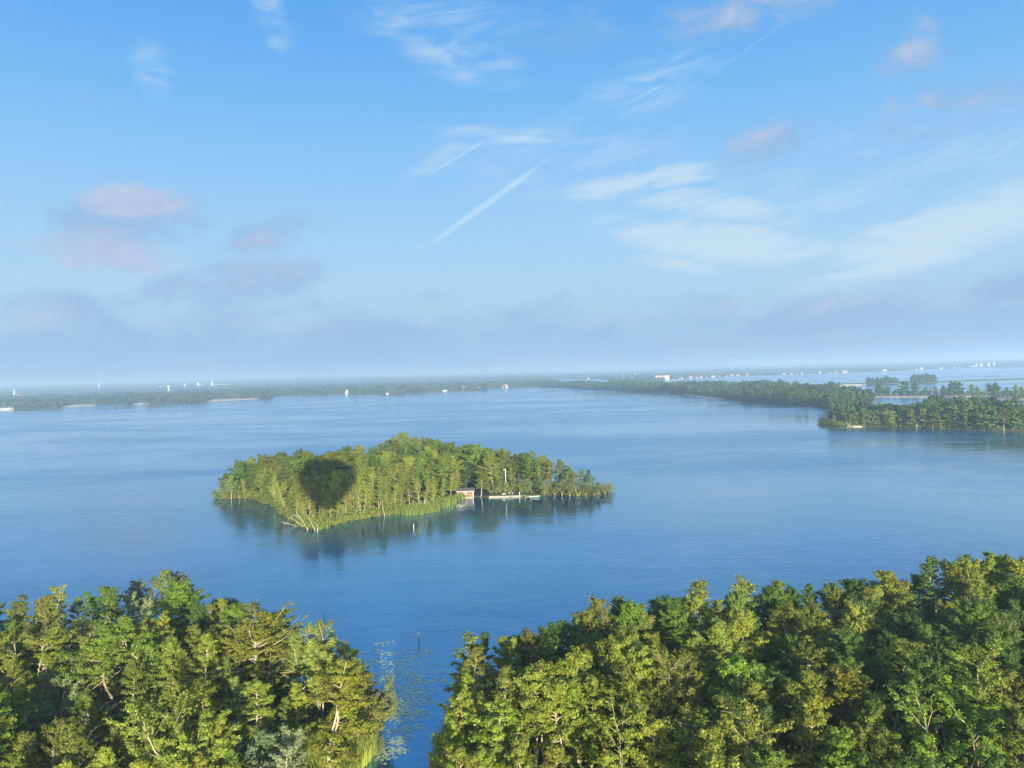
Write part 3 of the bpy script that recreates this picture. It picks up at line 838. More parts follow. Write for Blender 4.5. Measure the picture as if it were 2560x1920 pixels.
# --- the larger wood across the channel: its edge and the trees that stand out, then the rest of it
RW = "larger wood"
big_wood = [
    (1175, 1594, 14, "wisp", "pale", 1.1), (1180, 1612, 13.5, "whorl", "olive", 0.95, "alder with drooping tiers of boughs at the water corner of the larger wood"), (1165, 1682, 14, "alder", "yellow", 0.85), (1150, 1735, 14, "alder", "yellow", 0.85), (1135, 1800, 12, "alder", "yellow", 0.9), (1150, 1860, 13, "alder", "yellow", 0.9), (1140, 1905, 12, "alder", "bright", 0.9),
    (1244, 1668, 14, "alder", "olive", 0.9), (1205, 1740, 13, "alder", "yellow", 0.8), (1248, 1752, 15, "whorl", "yellow", 1.2, "alder showing a whorl of bare pale branches low beside the channel"), (1212, 1800, 13, "alder", "olive", 0.8), (1290, 1850, 13, "alder", "yellow", 0.8), (1200, 1880, 12, "alder", "yellow", 0.95),
    (1328, 1680, 15, "stalk", "yellow", 0.9, "slender alder on a long bare pale stem near the channel"), (1362, 1690, 14, "stalk", "yellow", 0.9), (1442, 1638, 15, "round", "yellow", 0.9), (1408, 1668, 14, "round", "yellow", 0.9), (1395, 1710, 14, "stalk", "yellow", 0.9), (1440, 1700, 14, "alder", "yellow", 0.85), (1475, 1680, 14, "alder", "yellow", 0.9),
    (1540, 1622, 14.5, "round", "yellow", 0.9), (1590, 1632, 15, "stalk", "yellow", 1.0, "pale-limbed alder with a white fork just under its crown"), (1622, 1645, 14, "birch", "gold", 1.3), (1505, 1700, 13, "alder", "olive", 0.9), (1550, 1710, 13, "stalk", "yellow", 0.9), (1640, 1700, 13, "fork", "olive", 0.8), (1690, 1640, 14, "fork", "olive", 0.8), (1600, 1780, 13, "fork", "yellow", 0.8), (1480, 1770, 9, "birch", "gold", 1.1), (1630, 1790, 13, "alder", "yellow", 1.0),
    (1245, 1590, 12, "alder", "olive", 0.8), (1225, 1588, 11, "wisp", "dark", 1.0), (1265, 1592, 12, "alder", "yellow", 0.7), (1310, 1572, 12, "wisp", "teal", 0.9), (1350, 1556, 12.5, "wisp", "teal", 1.0), (1330, 1580, 12, "round", "olive", 0.8), (1375, 1580, 12, "alder", "olive", 0.8), (1405, 1565, 11, "oak", "dark", 0.6), (1438, 1548, 12, "round", "olive", 0.8), (1490, 1506, 13.5, "round", "tan", 0.7, "tan-topped rounded tree sticking up from the skyline of the larger wood"),
    (1485, 1535, 12.5, "round", "olive", 0.9), (1524, 1500, 13.5, "wisp", "pale", 1.3), (1550, 1508, 13, "wisp", "teal", 1.0), (1568, 1522, 13, "oak", "bright", 0.6), (1610, 1520, 13, "round", "olive", 0.85), (1650, 1512, 12.5, "round", "green", 0.9), (1690, 1510, 12, "oak", "dark", 0.7), (1722, 1463, 14.5, "wisp", "pale", 1.6, "pale feathery birch standing highest above the middle of the larger wood"), (1738, 1502, 12.5, "round", "yellow", 0.8), (1788, 1496, 12, "alder", "olive", 0.7),
    (1865, 1466, 14, "birch", "pale", 1.2), (1840, 1490, 12, "round", "green", 0.7), (1940, 1448, 14, "alder", "yellow", 0.9), (1925, 1478, 12.5, "oak", "green", 0.7), (1980, 1480, 12, "oak", "dark", 0.7), (2020, 1462, 12.5, "alder", "teal", 0.7), (2080, 1468, 12, "round", "olive", 0.8), (2130, 1462, 12, "oak", "dark", 0.7), (2170, 1446, 13, "birch", "tan", 1.0), (2220, 1442, 13, "round", "yellow", 0.9), (2190, 1455, 12.5, "birch", "olive", 1.2),
    (2305, 1434, 13.5, "birch", "yellow", 1.3), (2340, 1398, 14.5, "wisp", "teal", 1.3), (2385, 1404, 14, "birch", "olive", 1.2), (2420, 1408, 14, "round", "yellow", 0.9), (2435, 1388, 14, "wisp", "green", 1.2), (2475, 1378, 15, "alder", "olive", 1.1, "tallest olive tree on the skyline of the larger wood"), (2530, 1392, 14.5, "birch", "yellow", 1.4), (2556, 1384, 15, "birch", "pale", 1.2), (2590, 1398, 14, "oak", "dark", 0.8), (2500, 1400, 12, "oak", "green", 0.7),
    (1800, 1552, 13, "round", "tan", 1.0), (1770, 1560, 12, "round", "olive", 0.8), (1865, 1540, 13, "round", "yellow", 0.9), (1995, 1525, 13, "birch", "yellow", 1.4, "weeping yellow-green birch set in dark foliage of the larger wood"), (2130, 1520, 13, "round", "yellow", 0.9), (2230, 1610, 13, "round", "olive", 1.0), (2400, 1605, 13, "round", "tan", 1.1), (2115, 1660, 13, "birch", "gold", 1.5, "golden-olive birch in the middle of the larger wood"), (2300, 1650, 14, "stalk", "dark", 0.9), (1840, 1640, 14, "alder", "bright", 1.0), (1890, 1690, 13, "alder", "yellow", 0.9),
    (2010, 1740, 14, "alder", "yellow", 1.0), (2420, 1660, 14, "fork", "bright", 1.0), (2130, 1830, 14, "alder", "bright", 1.1), (1730, 1840, 13, "birch", "yellow", 1.5), (1680, 1760, 13, "fork", "yellow", 0.9), (1790, 1780, 14, "fork", "yellow", 1.0), (2390, 1800, 13, "fork", "bright", 1.1)]
placed = []
for row in big_wood:
    px, py, h, kind, tone, wd = row[:6]
    x, y = at_top(px, py, h)
    placed.append((x, y))
    tree(kind, tone, x, y, h, RW, row[6] if len(row) > 6 else None, wd * (1.3 if kind in ('wisp', 'birch') else 1.15))
SKYLINE = [(1100, 1720), (1150, 1655), (1180, 1618), (1240, 1592), (1310, 1570), (1380, 1560), (1480, 1524), (1560, 1510), (1640, 1510), (1720, 1484), (1800, 1502), (1860, 1484), (1950, 1460), (2050, 1470), (2150, 1448), (2240, 1440), (2330, 1414), (2440, 1392), (2560, 1382), (2640, 1378)]
rg = np.random.default_rng(77)
fill = [p for p in poisson(rg, RIGHT, 4.6, 9000, placed, 1.2)]
for x, y in fill:
    h = float(rg.normal(11.6, 1.0))
    px, py = pix(x, y, h + 0.6)
    limit = float(np.interp(px, [q[0] for q in SKYLINE], [q[1] for q in SKYLINE])) + 14      # trees at the back edge stay low
    while py < limit and h > 5:
        h -= 0.4
        px, py = pix(x, y, h + 0.6)
    if h <= 5:
        continue
    if not (1090 < px < 2625 and 1340 < py < 1985 and y > 30):
        continue
    kind = rg.choice(["alder", "round", "birch", "stalk", "fork", "oak"], p=[0.2, 0.44, 0.08, 0.08, 0.08, 0.12])
    shaded = min(1.0, max(0.0, (px - 1500) / 900))  # darker leaf tones toward the right: shade put into the colour
    tone = rg.choice(["yellow", "olive", "bright", "green", "dark", "teal"], p=np.array([0.34 - 0.28 * shaded, 0.30 - 0.1 * shaded, 0.08, 0.16 + 0.08 * shaded, 0.1 + 0.2 * shaded, 0.02 + 0.10 * shaded]))
    tree(kind, tone, x, y, h, RW, None, float(rg.uniform(1.0, 1.3)) * (0.8 if kind == "oak" else 1))
print("trees so far", len(TREES))


# ---------------------------------------------------------------- countless growth: geometry-node scatters, reeds, lily pads, undergrowth
def source(objs_name, items):
    """a collection outside the scene holding one object for every (mesh, tone)"""
    col_ = bpy.data.collections.new(objs_name)
    copies = {}
    for i, (me, tone) in enumerate(items):
        if me.name not in copies:
            c = me.copy()
            nm = c.materials[0].name
            if nm + " instanced" not in bpy.data.materials:
                leaf_material(nm + " instanced", *LEAFY[nm], inst=True)
            c.materials[0] = bpy.data.materials[nm + " instanced"]
            copies[me.name] = c
        col_.objects.link(bpy.data.objects.new(f"{objs_name}_{i:03d}", copies[me.name]))
    SRC_TONES[col_.name] = [TONES[t] for _, t in items]
    return col_


SRC_TONES = {}


def scatter(name, pts, scl, rot, idx, src):
    """ONE object of kind stuff that instances the sources on points"""
    me = bpy.data.meshes.new(name)
    me.from_pydata([tuple(map(float, p)) for p in pts], [], [])
    n = len(pts)
    for nm, typ, val in (("scl", "FLOAT_VECTOR", scl), ("rot", "FLOAT_VECTOR", np.stack([np.zeros(n), np.zeros(n), rot], 1))):
        me.attributes.new(nm, typ, "POINT").data.foreach_set("vector", np.asarray(val, np.float32).ravel())
    me.attributes.new("pick", "INT", "POINT").data.foreach_set("value", np.asarray(idx, np.int32))
    rt = np.random.default_rng(n)
    tn = np.array([SRC_TONES[src.name][int(i)] for i in idx]) * rt.uniform(0.8, 1.2, (n, 1)) * rt.uniform(0.94, 1.06, (n, 3))
    me.attributes.new("tone", "FLOAT_COLOR", "POINT").data.foreach_set("color", np.concatenate([tn, np.ones((n, 1))], 1).astype(np.float32).ravel())
    o = link(name, me)
    ng = bpy.data.node_groups.new(name, "GeometryNodeTree")
    ng.interface.new_socket("Geometry", in_out="INPUT", socket_type="NodeSocketGeometry")
    ng.interface.new_socket("Geometry", in_out="OUTPUT", socket_type="NodeSocketGeometry")
    N, L = ng.nodes, ng.links
    gi, go = N.new("NodeGroupInput"), N.new("NodeGroupOutput")
    ip, ci = N.new("GeometryNodeInstanceOnPoints"), N.new("GeometryNodeCollectionInfo")
    ci.inputs["Collection"].default_value = src
    ci.inputs["Separate Children"].default_value = True
    ci.inputs["Reset Children"].default_value = True
    ip.inputs["Pick Instance"].default_value = True

    def attr(nm, typ):
        a = N.new("GeometryNodeInputNamedAttribute")
        a.data_type = typ
        a.inputs["Name"].default_value = nm
        return next(s for s in a.outputs if s.enabled and s.name == "Attribute")
    L.new(gi.outputs[0], ip.inputs["Points"])
    L.new(ci.outputs[0], ip.inputs["Instance"])
    L.new(attr("pick", "INT"), ip.inputs["Instance Index"])
    L.new(attr("rot", "FLOAT_VECTOR"), ip.inputs["Rotation"])
    L.new(attr("scl", "FLOAT_VECTOR"), ip.inputs["Scale"])
    L.new(ip.outputs[0], go.inputs[0])
    md = o.modifiers.new("scatter", "NODES")
    md.node_group = ng
    o["kind"] = "stuff"
    return o


def blades(name, pts, h, w, mat, seed, lean=0.12, z0=0.0, heads=0.0):
    """reed blades: tapering bent strips"""
    rg = np.random.default_rng(seed)
    n = len(pts)
    p = np.asarray(pts)
    hh = h * rg.uniform(0.6, 1.2, n)
    a = rg.uniform(0, 6.283, n)
    b = rg.uniform(0, 6.283, n)
    ww = w * rg.uniform(0.7, 1.3, n)
    ln = rg.normal(0, lean, n) + 0.05
    v = np.zeros((n, 6, 3))
    for k, (t, wk) in enumerate(((0, 1.0), (0.55, 0.8), (1.0, 0.25))):
        cx = p[:, 0] + np.cos(b) * ln * hh * t * t
        cy = p[:, 1] + np.sin(b) * ln * hh * t * t
        for s in (0, 1):
            sg = (-1, 1)[s] * 0.5 * ww * wk
            v[:, 2 * k + s, 0] = cx + np.cos(a) * sg
            v[:, 2 * k + s, 1] = cy + np.sin(a) * sg
            v[:, 2 * k + s, 2] = z0 + hh * t
    base = np.arange(n)[:, None] * 6
    f = np.concatenate([base + np.array([0, 1, 3, 2]), base + np.array([2, 3, 5, 4])], 0)
    tint = np.tile(rg.random(n), 2)
    return mesh_obj(name, v.reshape(-1, 3), f, mat, tint=tint)


def spread_in(poly, n, seed, clump=0):
    rg = np.random.default_rng(seed)
    Q = np.array(poly)
    lo, hi = Q.min(0), Q.max(0)
    out = np.zeros((0, 2))
    while len(out) < n:
        c = rg.uniform(lo, hi, (n * 2, 2))
        if clump:
            cc = rg.uniform(lo, hi, (max(6, n // clump), 2))
            c = cc[rg.integers(0, len(cc), n * 2)] + rg.normal(0, 0.45, (n * 2, 2))
        out = np.concatenate([out, c[inside(poly, c[:, 0], c[:, 1])]])
    return out[:n]


NEAR_REEDS = P([(962, 1776, 0), (948, 1812, 0), (925, 1832, 0), (946, 1853, 0), (938, 1888, 0), (912, 1922, 0), (872, 2010, 0), (700, 2010, 0), (735, 1900, 0), (790, 1850, 0), (860, 1815, 0), (915, 1782, 0)])
ro = blades("reeds", spread_in(NEAR_REEDS, 15000, 31, 22), 2.3, 0.085, M_REED, 32, z0=0.0)
tag(ro, "tall yellow-green reeds standing along the channel below the twin-stemmed alder", "reeds", kind="stuff")
EDGE = P([(936, 1806, 0), (962, 1776, 0), (968, 1750, 0), (958, 1752, 0), (940, 1790, 0), (905, 1822, 0), (918, 1834, 0)])
tag(blades("dry_reeds", spread_in(EDGE, 1300, 33), 1.3, 0.08, M_STRAW, 34, 0.25), "dry tan reed stems hanging over the undercut bank of the channel", "reeds", kind="stuff")
for k, rows in enumerate(([(966, 1700), (985, 1700), (984, 1735), (968, 1740)], [(964, 1748), (1000, 1742), (992, 1790), (962, 1788)], [(936, 1862), (962, 1858), (955, 1882), (938, 1892)])):
    tag(blades("water_reeds", spread_in([at(x, y) for x, y in rows], (130, 260, 260)[k], 40 + k), 1.3, 0.05, M_WILLOW, 43 + k, 0.15),
        ("thin pale reeds in the water beside the wispy birch", "thin pale reeds in the water under the grey willow bushes", "thin pale reeds in front of the near reed bed")[k], "reeds", kind="stuff")
FAR_TUFT = P([(528, 1524, 0), (560, 1519, 0), (592, 1521, 0), (600, 1535, 0), (540, 1540, 0)])
tag(blades("reeds", spread_in(FAR_TUFT, 2200, 47), 2.2, 0.09, M_UNDER, 48), "dark green reed tuft at the back of the shed wood", "reeds", kind="stuff")
TAN = P([(1072, 1935, 0), (1100, 1880, 0), (1112, 1840, 0), (1122, 1850, 0), (1112, 1940, 0)])
tag(blades("dry_reeds", spread_in(TAN, 1500, 49), 2.4, 0.07, M_STRAW, 50, 0.2), "straw-coloured reeds at the foot of the larger wood by the channel", "reeds", kind="stuff")
ISLE_REEDS = P([(1004, 1290, 0), (1060, 1287, 0), (1100, 1276, 0), (1140, 1259, 0), (1164, 1247, 0), (1158, 1243, 0), (1120, 1250, 0), (1080, 1258, 0), (1030, 1270, 0), (1000, 1278, 0)])
tag(blades("reeds", spread_in(ISLE_REEDS, 7500, 51, 30), 2.0, 0.15, M_REED, 52), "bright green reed bed on the island shore beside the cabin", "reeds", kind="stuff")
rim = rough_line(P([(790, 1328, 0), (830, 1314, 0), (880, 1302, 0), (940, 1292, 0), (1000, 1286, 0)]), 53, 1.2, 0.3, False)
rg = np.random.default_rng(54)
rp = np.repeat(np.array(rim), 22, 0) + rg.normal(0, 0.5, (len(rim) * 22, 2)) + np.array((0, 0.6))
tag(blades("shore_grass", rp, 1.2, 0.14, M_REED, 55), "low yellow-green grass edging the near shore of the island", "grass", kind="stuff")
for k, (cx, cy, sx, sy, n) in enumerate(((1048, 1333, 6, 5, 110), (1056, 1316, 2.5, 5, 40), (1068, 1309, 2.0, 2, 25))):
    a = np.array([at(cx + rg.normal(0, sx), cy + rg.normal(0, sy)) for _ in range(n)])
    tag(blades("water_reeds", a, 1.0, 0.045, M_WILLOW, 60 + k, 0.3), ("pale sparse reeds standing in open water before the island corner", "thin pale reed wisp behind the larger water reed patch", "tiny pale reed tuft in the water below the island reed bed")[k], "reeds", kind="stuff")

# lily pads
rg = np.random.default_rng(70)
lv, lf, lt = [], [], []
centres = []
for cx, cy, sx, sy, n in ((1010, 1725, 38, 42, 60), (985, 1665, 55, 35, 40), (1025, 1770, 22, 26, 34), (960, 1640, 30, 14, 8), (1005, 1775, 22, 20, 16), (1000, 1845, 10, 12, 9), (985, 1870, 12, 14, 10), (962, 1890, 10, 8, 6), (1045, 1620, 30, 20, 8)):
    for _ in range(n):
        centres.append(at(cx + rg.normal(0, sx), cy + rg.normal(0, sy)))
for c in centres:
    for _ in range(rg.integers(5, 17)):
        x, y = c + rg.normal(0, 0.5, 2) * np.array((1.8, 0.9))
        if inside(LEFT, x, y) or inside(RIGHT, x, y):
            continue
        r = rg.uniform(0.11, 0.25)
        a0 = rg.uniform(0, 6.28)
        n0 = len(lv)
        tl = rg.normal(0, 0.05, 2)
        zz = 0.018 + rg.uniform(0, 0.012)
        lv.append((x, y, zz))
        for k in range(9):                                # a round leaf with a notch
            a = a0 + 0.3 + k * (6.283 - 0.6) / 8
            lv.append((x + r * math.cos(a), y + r * math.sin(a), zz + r * (math.cos(a) * tl[0] + math.sin(a) * tl[1])))
        lf += [(n0, n0 + 1 + k, n0 + 2 + k) for k in range(8)]
        lt += [rg.random()] * 8
tag(mesh_obj("water_lilies", lv, lf, M_LILY, tint=lt), "scattered pale green lily pads floating across the mouth of the channel", "lily pads", kind="stuff")


# low growth on the banks of both woods and of the island
def clumps(name, pts, size, hmax, per, leaf, mat, seed, z0=0.3):
    rg = np.random.default_rng(seed)
    p = np.asarray(pts)
    n = len(p)
    hh = hmax * rg.uniform(0.35, 1.0, n)
    g = rg.normal(0, 1, (n, per, 3)) * np.array((size, size, 0.36))
    g[:, :, 2] = np.abs(rg.random((n, per))) * hh[:, None]
    cen = np.concatenate([p, np.full((n, 1), z0)], 1)[:, None, :] + g
    nrm = g * np.array((0.8, 0.8, 0)) / size + np.array((0, 0, 0.6))
    v, f = leaves(rg, cen.reshape(-1, 3), leaf, nrm.reshape(-1, 3))
    tint = np.clip(np.repeat(rg.random(n), per) * 0.6 + rg.random(n * per) * 0.4, 0, 1)
    return mesh_obj(name, v, f, mat, tint=tint)


vis = lambda poly: [q for q in poly if q[1] > 25]
SEEN_L = P([(-60, 1530, 5), (240, 1510, 6), (480, 1475, 6), (700, 1585, 6), (880, 1655, 5), (955, 1730, 2), (955, 1779, 0), (925, 1815, 0), (850, 1990, 0), (800, 2060, 0), (-60, 2060, 0)])
SEEN_R = P([(1118, 2060, 0), (1118, 1900, 0), (1130, 1790, 0), (1180, 1660, 3), (1310, 1600, 5), (1480, 1560, 5), (1720, 1520, 5), (1950, 1495, 5), (2330, 1450, 5), (2620, 1410, 5), (2640, 2060, 0)])
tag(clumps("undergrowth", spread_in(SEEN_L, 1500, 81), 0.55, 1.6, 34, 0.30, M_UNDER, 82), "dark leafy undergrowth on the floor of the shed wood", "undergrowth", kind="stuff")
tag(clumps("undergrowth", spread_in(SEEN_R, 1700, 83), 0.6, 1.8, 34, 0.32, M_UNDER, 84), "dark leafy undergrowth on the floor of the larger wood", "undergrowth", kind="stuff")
front = rough_line(P(ISLE_FRONT), 85, 0.9, 0.25, False)
fp = np.repeat(np.array(front), 2, 0)
fp = fp + np.random.default_rng(86).normal(0, 0.7, fp.shape) + np.array((0, 1.6))
px_ = np.array([pix(x, y, 0)[0] for x, y in fp])
fp = fp[~((px_ > 1010) & (px_ < 1355))]
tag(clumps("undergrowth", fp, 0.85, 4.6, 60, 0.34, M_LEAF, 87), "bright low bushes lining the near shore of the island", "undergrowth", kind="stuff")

# ---------------------------------------------------------------- the trees of the island
IW = "island"
isle_trees = [
    # kind, tone, base px, base py, height, width, label
    ("bare", "pale", 547, 1247, 7, 1.0, "nearly bare pale tree at the outer tip of the island"), ("round", "bright", 578, 1247, 9.5, 1.0, "bright green rounded tree near the outer tip of the island"), ("alder", "green", 598, 1246, 7, 1.0), ("alder", "yellow", 612, 1244, 8, 0.9), ("oak", "green", 640, 1236, 12, 0.8),
    ("birch", "yellow", 660, 1252, 11, 1.2), ("birch", "yellow", 683, 1260, 11, 1.2), ("multi", "yellow", 676, 1250, 12, 1.0), ("birch", "yellow", 700, 1272, 11, 1.1), ("birch", "yellow", 718, 1288, 11, 1.1), ("birch", "yellow", 738, 1300, 9, 1.2), ("alder", "yellow", 760, 1312, 8, 1.0), ("alder", "yellow", 782, 1318, 7, 1.0),
    ("birch", "yellow", 806, 1314, 9, 1.2), ("alder", "yellow", 828, 1308, 11, 0.9), ("birch", "yellow", 848, 1302, 11, 1.1), ("alder", "yellow", 866, 1300, 10, 0.9), ("birch", "yellow", 886, 1294, 12, 1.2), ("multi", "yellow", 906, 1292, 11, 0.9), ("alder", "yellow", 926, 1288, 11, 0.9), ("birch", "yellow", 946, 1286, 12, 1.2), ("alder", "yellow", 966, 1282, 10, 0.9),
    ("birch", "yellow", 986, 1280, 10, 1.2), ("alder", "yellow", 1004, 1276, 9, 0.9), ("alder", "olive", 1024, 1270, 10, 0.9), ("alder", "yellow", 1046, 1264, 10, 0.9), ("alder", "yellow", 1066, 1258, 10, 0.9), ("alder", "yellow", 1088, 1254, 10, 0.9), ("alder", "bright", 1108, 1250, 9, 0.8), ("alder", "yellow", 1126, 1246, 10, 0.9), ("alder", "yellow", 1142, 1240, 11, 0.8, "pointed yellow-green alder just behind the reed bed beside the cabin"),
    ("oak", "yellow", 1228, 1222, 16, 0.95), ("oak", "yellow", 1192, 1220, 17.5, 1.05, "huge yellow-green broad tree towering behind the cabin on the island"), ("round", "bright", 1202, 1240, 9.5, 1.25, "round bright green bushy tree at the water beside the cabin"), ("oak", "green", 1236, 1226, 12, 0.75), ("alder", "olive", 1247, 1230, 8, 0.8), ("alder", "yellow", 1285, 1216, 14, 0.9), ("oak", "pine", 1310, 1212, 13, 0.7), ("oak", "green", 1325, 1222, 13, 0.7),
    ("alder", "olive", 1345, 1226, 12, 0.9), ("birch", "olive", 1366, 1224, 12.5, 1.3), ("oak", "olive", 1350, 1234, 7, 0.65), ("round", "tan", 1374, 1234, 7, 0.8), ("alder", "green", 1394, 1226, 11, 0.8), ("birch", "grey", 1405, 1220, 12, 1.2), ("alder", "olive", 1412, 1236, 9, 1.1), ("alder", "olive", 1436, 1236, 9, 1.1), ("alder", "green", 1425, 1228, 10, 0.9),
    ("bare", "tan", 1440, 1222, 10.5, 0.9, "bare twiggy tree rising above the narrow tail of the island"), ("birch", "olive", 1460, 1228, 8.5, 1.2), ("round", "green", 1478, 1234, 7, 0.8), ("wisp", "teal", 1482, 1230, 9, 1.3), ("round", "olive", 1496, 1236, 4.5, 0.8), ("bare", "pale", 1523, 1233, 4.5, 1.6, "small leaning pale tree at the very end of the island tail"), ("willow", "tan", 1513, 1235, 3.0, 0.9),
    ("round", "green", 1279, 1222, 9, 0.7), ("oak", "pine", 1166, 1226, 12, 0.7), ("round", "yellow", 1232, 1230, 15, 0.9), ("willow", "bright", 1228, 1234, 4, 1.1), ("willow", "bright", 1240, 1233, 4.5, 1.1), ("willow", "olive", 1252, 1232, 4.5, 1.1), ("willow", "bright", 1264, 1231, 4.2, 1.1), ("willow", "bright", 1276, 1230, 4.5, 1.1),
    ("willow", "olive", 1286, 1230, 4.0, 0.8), ("willow", "bright", 1306, 1231, 4.5, 1.1), ("willow", "bright", 1318, 1231, 5, 1.1), ("willow", "olive", 1332, 1231, 5.5, 1.1), ("willow", "tan", 1362, 1236, 4.5, 1.1), ("willow", "olive", 1386, 1237, 4.5, 1.2), ("willow", "bright", 1404, 1238, 5, 1.2), ("willow", "olive", 1424, 1239, 5, 1.2), ("willow", "bright", 1446, 1238, 5, 1.2), ("willow", "olive", 1464, 1237, 4, 1.2), ("willow", "green", 1486, 1237, 3.4, 1.2), ("oak", "teal", 1160, 1216, 12, 0.7), ("alder", "green", 1330, 1205, 14, 0.9)]
keep = []
for row in isle_trees:
    kind, tone, px, py, h, wd = row[:6]
    x, y = at(px, py, 0.4)
    keep.append((x, y))
    tree(kind, tone, x, y, h, IW, row[6] if len(row) > 6 else None, wd * (1.35 if px > 1230 else 1.2), z=0.38)
rg = np.random.default_rng(90)
inner = poisson(rg, ISLE, 4.9, 20000, keep, 2.6)
inner = [q for q in inner if not (1135 < pix(q[0], q[1], 0)[0] < 1200 and pix(q[0], q[1], 0)[1] > 1222)
         and not (1235 < pix(q[0], q[1], 0)[0] < 1352 and pix(q[0], q[1], 0)[1] > 1222)]
inner.sort(key=lambda q: q[1])
src_items = [(KIND[k][i][0], t) for k, i in (("alder", 0), ("alder", 2), ("round", 0), ("round", 2), ("round", 1), ("birch", 2), ("oak", 1)) for t in ("yellow", "olive", "green")]
ISRC = source("island_tree_source", src_items)
pts, scl, rot, idx = [], [], [], []
for n, (x, y) in enumerate(inner):
    h = float(rg.normal(12.0, 1.5)) * min(1.0, 0.55 + 0.09 * float(edge_dist(ISLE, np.array([x]), np.array([y]))[0]))
    if n < 34:
        tree(str(rg.choice(["alder", "birch", "round"])), str(rg.choice(["yellow", "olive", "yellow"])), x, y, h, IW, None, float(rg.uniform(1.1, 1.4)), z=0.38)
        continue
    j = int(rg.integers(0, len(src_items)))
    H = 14.0 if 15 <= j < 18 else 13.0 if j > 5 else 13.5
    s = h / H
    pts.append((x, y, 0.38))
    scl.append((s * rg.uniform(1.05, 1.45),) * 2 + (s,))
    rot.append(rg.uniform(0, 6.28))
    idx.append(j)
iw = scatter("island_woods", pts, scl, np.array(rot), idx, ISRC)
tag(iw, "dense green treetops covering the middle and back of the island", "woods", kind="stuff")
print("island inner", len(inner))


# ---------------------------------------------------------------- what stands on the island shore
def facing(px, py, z=0.0):
    x, y = at(px, py, z)
    return x, y, -math.atan2(x, y)


cx, cy, cr = facing(1164, 1240, 0.4)
cab = thing("lake_cabin", "small red-brown wooden cabin with a grey roof and white fascia at the island shore", "cabin", cx, cy, 0.40, cr - 0.04)
MB().box(-3.3, 3.3, -2.2, 2.2, 0.12, 2.25).build("wall", M_CEDAR, cab)
rf = MB()
rf.add([(-3.75, -2.75, 2.42), (3.75, -2.75, 2.42), (3.75, 0.1, 3.35), (-3.75, 0.1, 3.35), (3.75, 2.75, 2.42), (-3.75, 2.75, 2.42)] + [(-3.75, -2.75, 2.30), (3.75, -2.75, 2.30), (3.75, 0.1, 3.22), (-3.75, 0.1, 3.22), (3.75, 2.75, 2.30), (-3.75, 2.75, 2.30)],
       [(0, 1, 2, 3), (3, 2, 4, 5), (7, 6, 9, 8), (8, 9, 11, 10), (0, 6, 7, 1), (5, 4, 10, 11), (0, 3, 9, 6), (3, 5, 11, 9), (1, 7, 8, 2), (2, 8, 10, 4)])
roof = rf.build("roof", M_SLATE, cab)
MB().box(-3.78, 3.78, -2.82, -2.755, 2.20, 2.42).build("fascia", M_GREY, roof)
MB().add([(-3.3, -2.2, 2.25), (-3.3, 2.2, 2.25), (-3.3, 0.1, 3.15), (-3.25, -2.2, 2.25), (-3.25, 2.2, 2.25), (-3.25, 0.1, 3.15)], [(0, 2, 1), (3, 4, 5), (0, 1, 4, 3), (1, 2, 5, 4), (2, 0, 3, 5)]).add(
    [(3.25, -2.2, 2.25), (3.25, 2.2, 2.25), (3.25, 0.1, 3.15), (3.3, -2.2, 2.25), (3.3, 2.2, 2.25), (3.3, 0.1, 3.15)], [(0, 2, 1), (3, 4, 5), (0, 1, 4, 3), (1, 2, 5, 4), (2, 0, 3, 5)]).build("gable", M_CEDAR, cab)
for x0 in (-0.55, 0.25):
    w_ = MB().box(x0 - 0.42, x0 - 0.34, -2.26, -2.19, 0.85, 1.75).box(x0 + 0.30, x0 + 0.38, -2.26, -2.19, 0.85, 1.75).box(x0 - 0.34, x0 + 0.30, -2.26, -2.19, 1.67, 1.75).box(x0 - 0.34, x0 + 0.30, -2.26, -2.19, 0.85, 0.93).build("window", M_WHITE, cab)
    MB().box(x0 - 0.34, x0 + 0.30, -2.225, -2.205, 0.93, 1.67).build("pane", M_GLASS, w_)
dr = MB().box(1.35, 2.95, -2.25, -2.19, 0.14, 2.05).box(2.13, 2.17, -2.265, -2.25, 0.14, 2.05).build("door", plain("orange brown door", (0.23, 0.12, 0.07), (0.17, 0.09, 0.055), 5.0, 0.7), cab)
MB().tube([(2.05, -2.28, 1.0), (2.05, -2.28, 1.2)], 0.02, 6).build("handle", M_GREY, dr)
for x0 in (-3.27, 3.1):
    MB().box(x0, x0 + 0.17, -2.27, -2.19, 0.12, 2.06).build("corner_board", M_WHITE if x0 > 0 else M_PALE, cab)
MB().box(-3.4, 3.5, -3.1, -2.2, -0.75, 0.10, 0.03).build("landing_stage", M_PALE, cab)

# timber revetment along the lawn, in three runs
for k, (a, b) in enumerate((((1222, 1244), (1298, 1242)), ((1298, 1242), (1315, 1241)))):
    p0, p1 = at(*a), at(*b)
    L = float(np.linalg.norm(p1 - p0))
    q = thing("timber_quay", ("long pale timber quay edging the lawn beside the cabin", "short pale timber quay between the white post and the jetty")[k], "quay", p0[0], p0[1] - 0.4, 0, math.atan2(p1[1] - p0[1], p1[0] - p0[0]))
    MB().box(0, L - 0.02, -0.06, 0.06, -0.6, 0.55).build("boards", M_PALE, q)
    MB().box(-0.02, L - 0.04, -0.13, 0.16, 0.553, 0.63, 0.015).build("capping", M_PALE, q)
    mb = MB()
    for t in np.arange(0.4, L, 1.6):
        mb.tube([(t, -0.12, -0.7), (t, -0.12, 0.50)], 0.07, 7)
    mb.build("piles", M_TIMBER, q)
gx, gy, gr = facing(1270, 1238, 0.5)
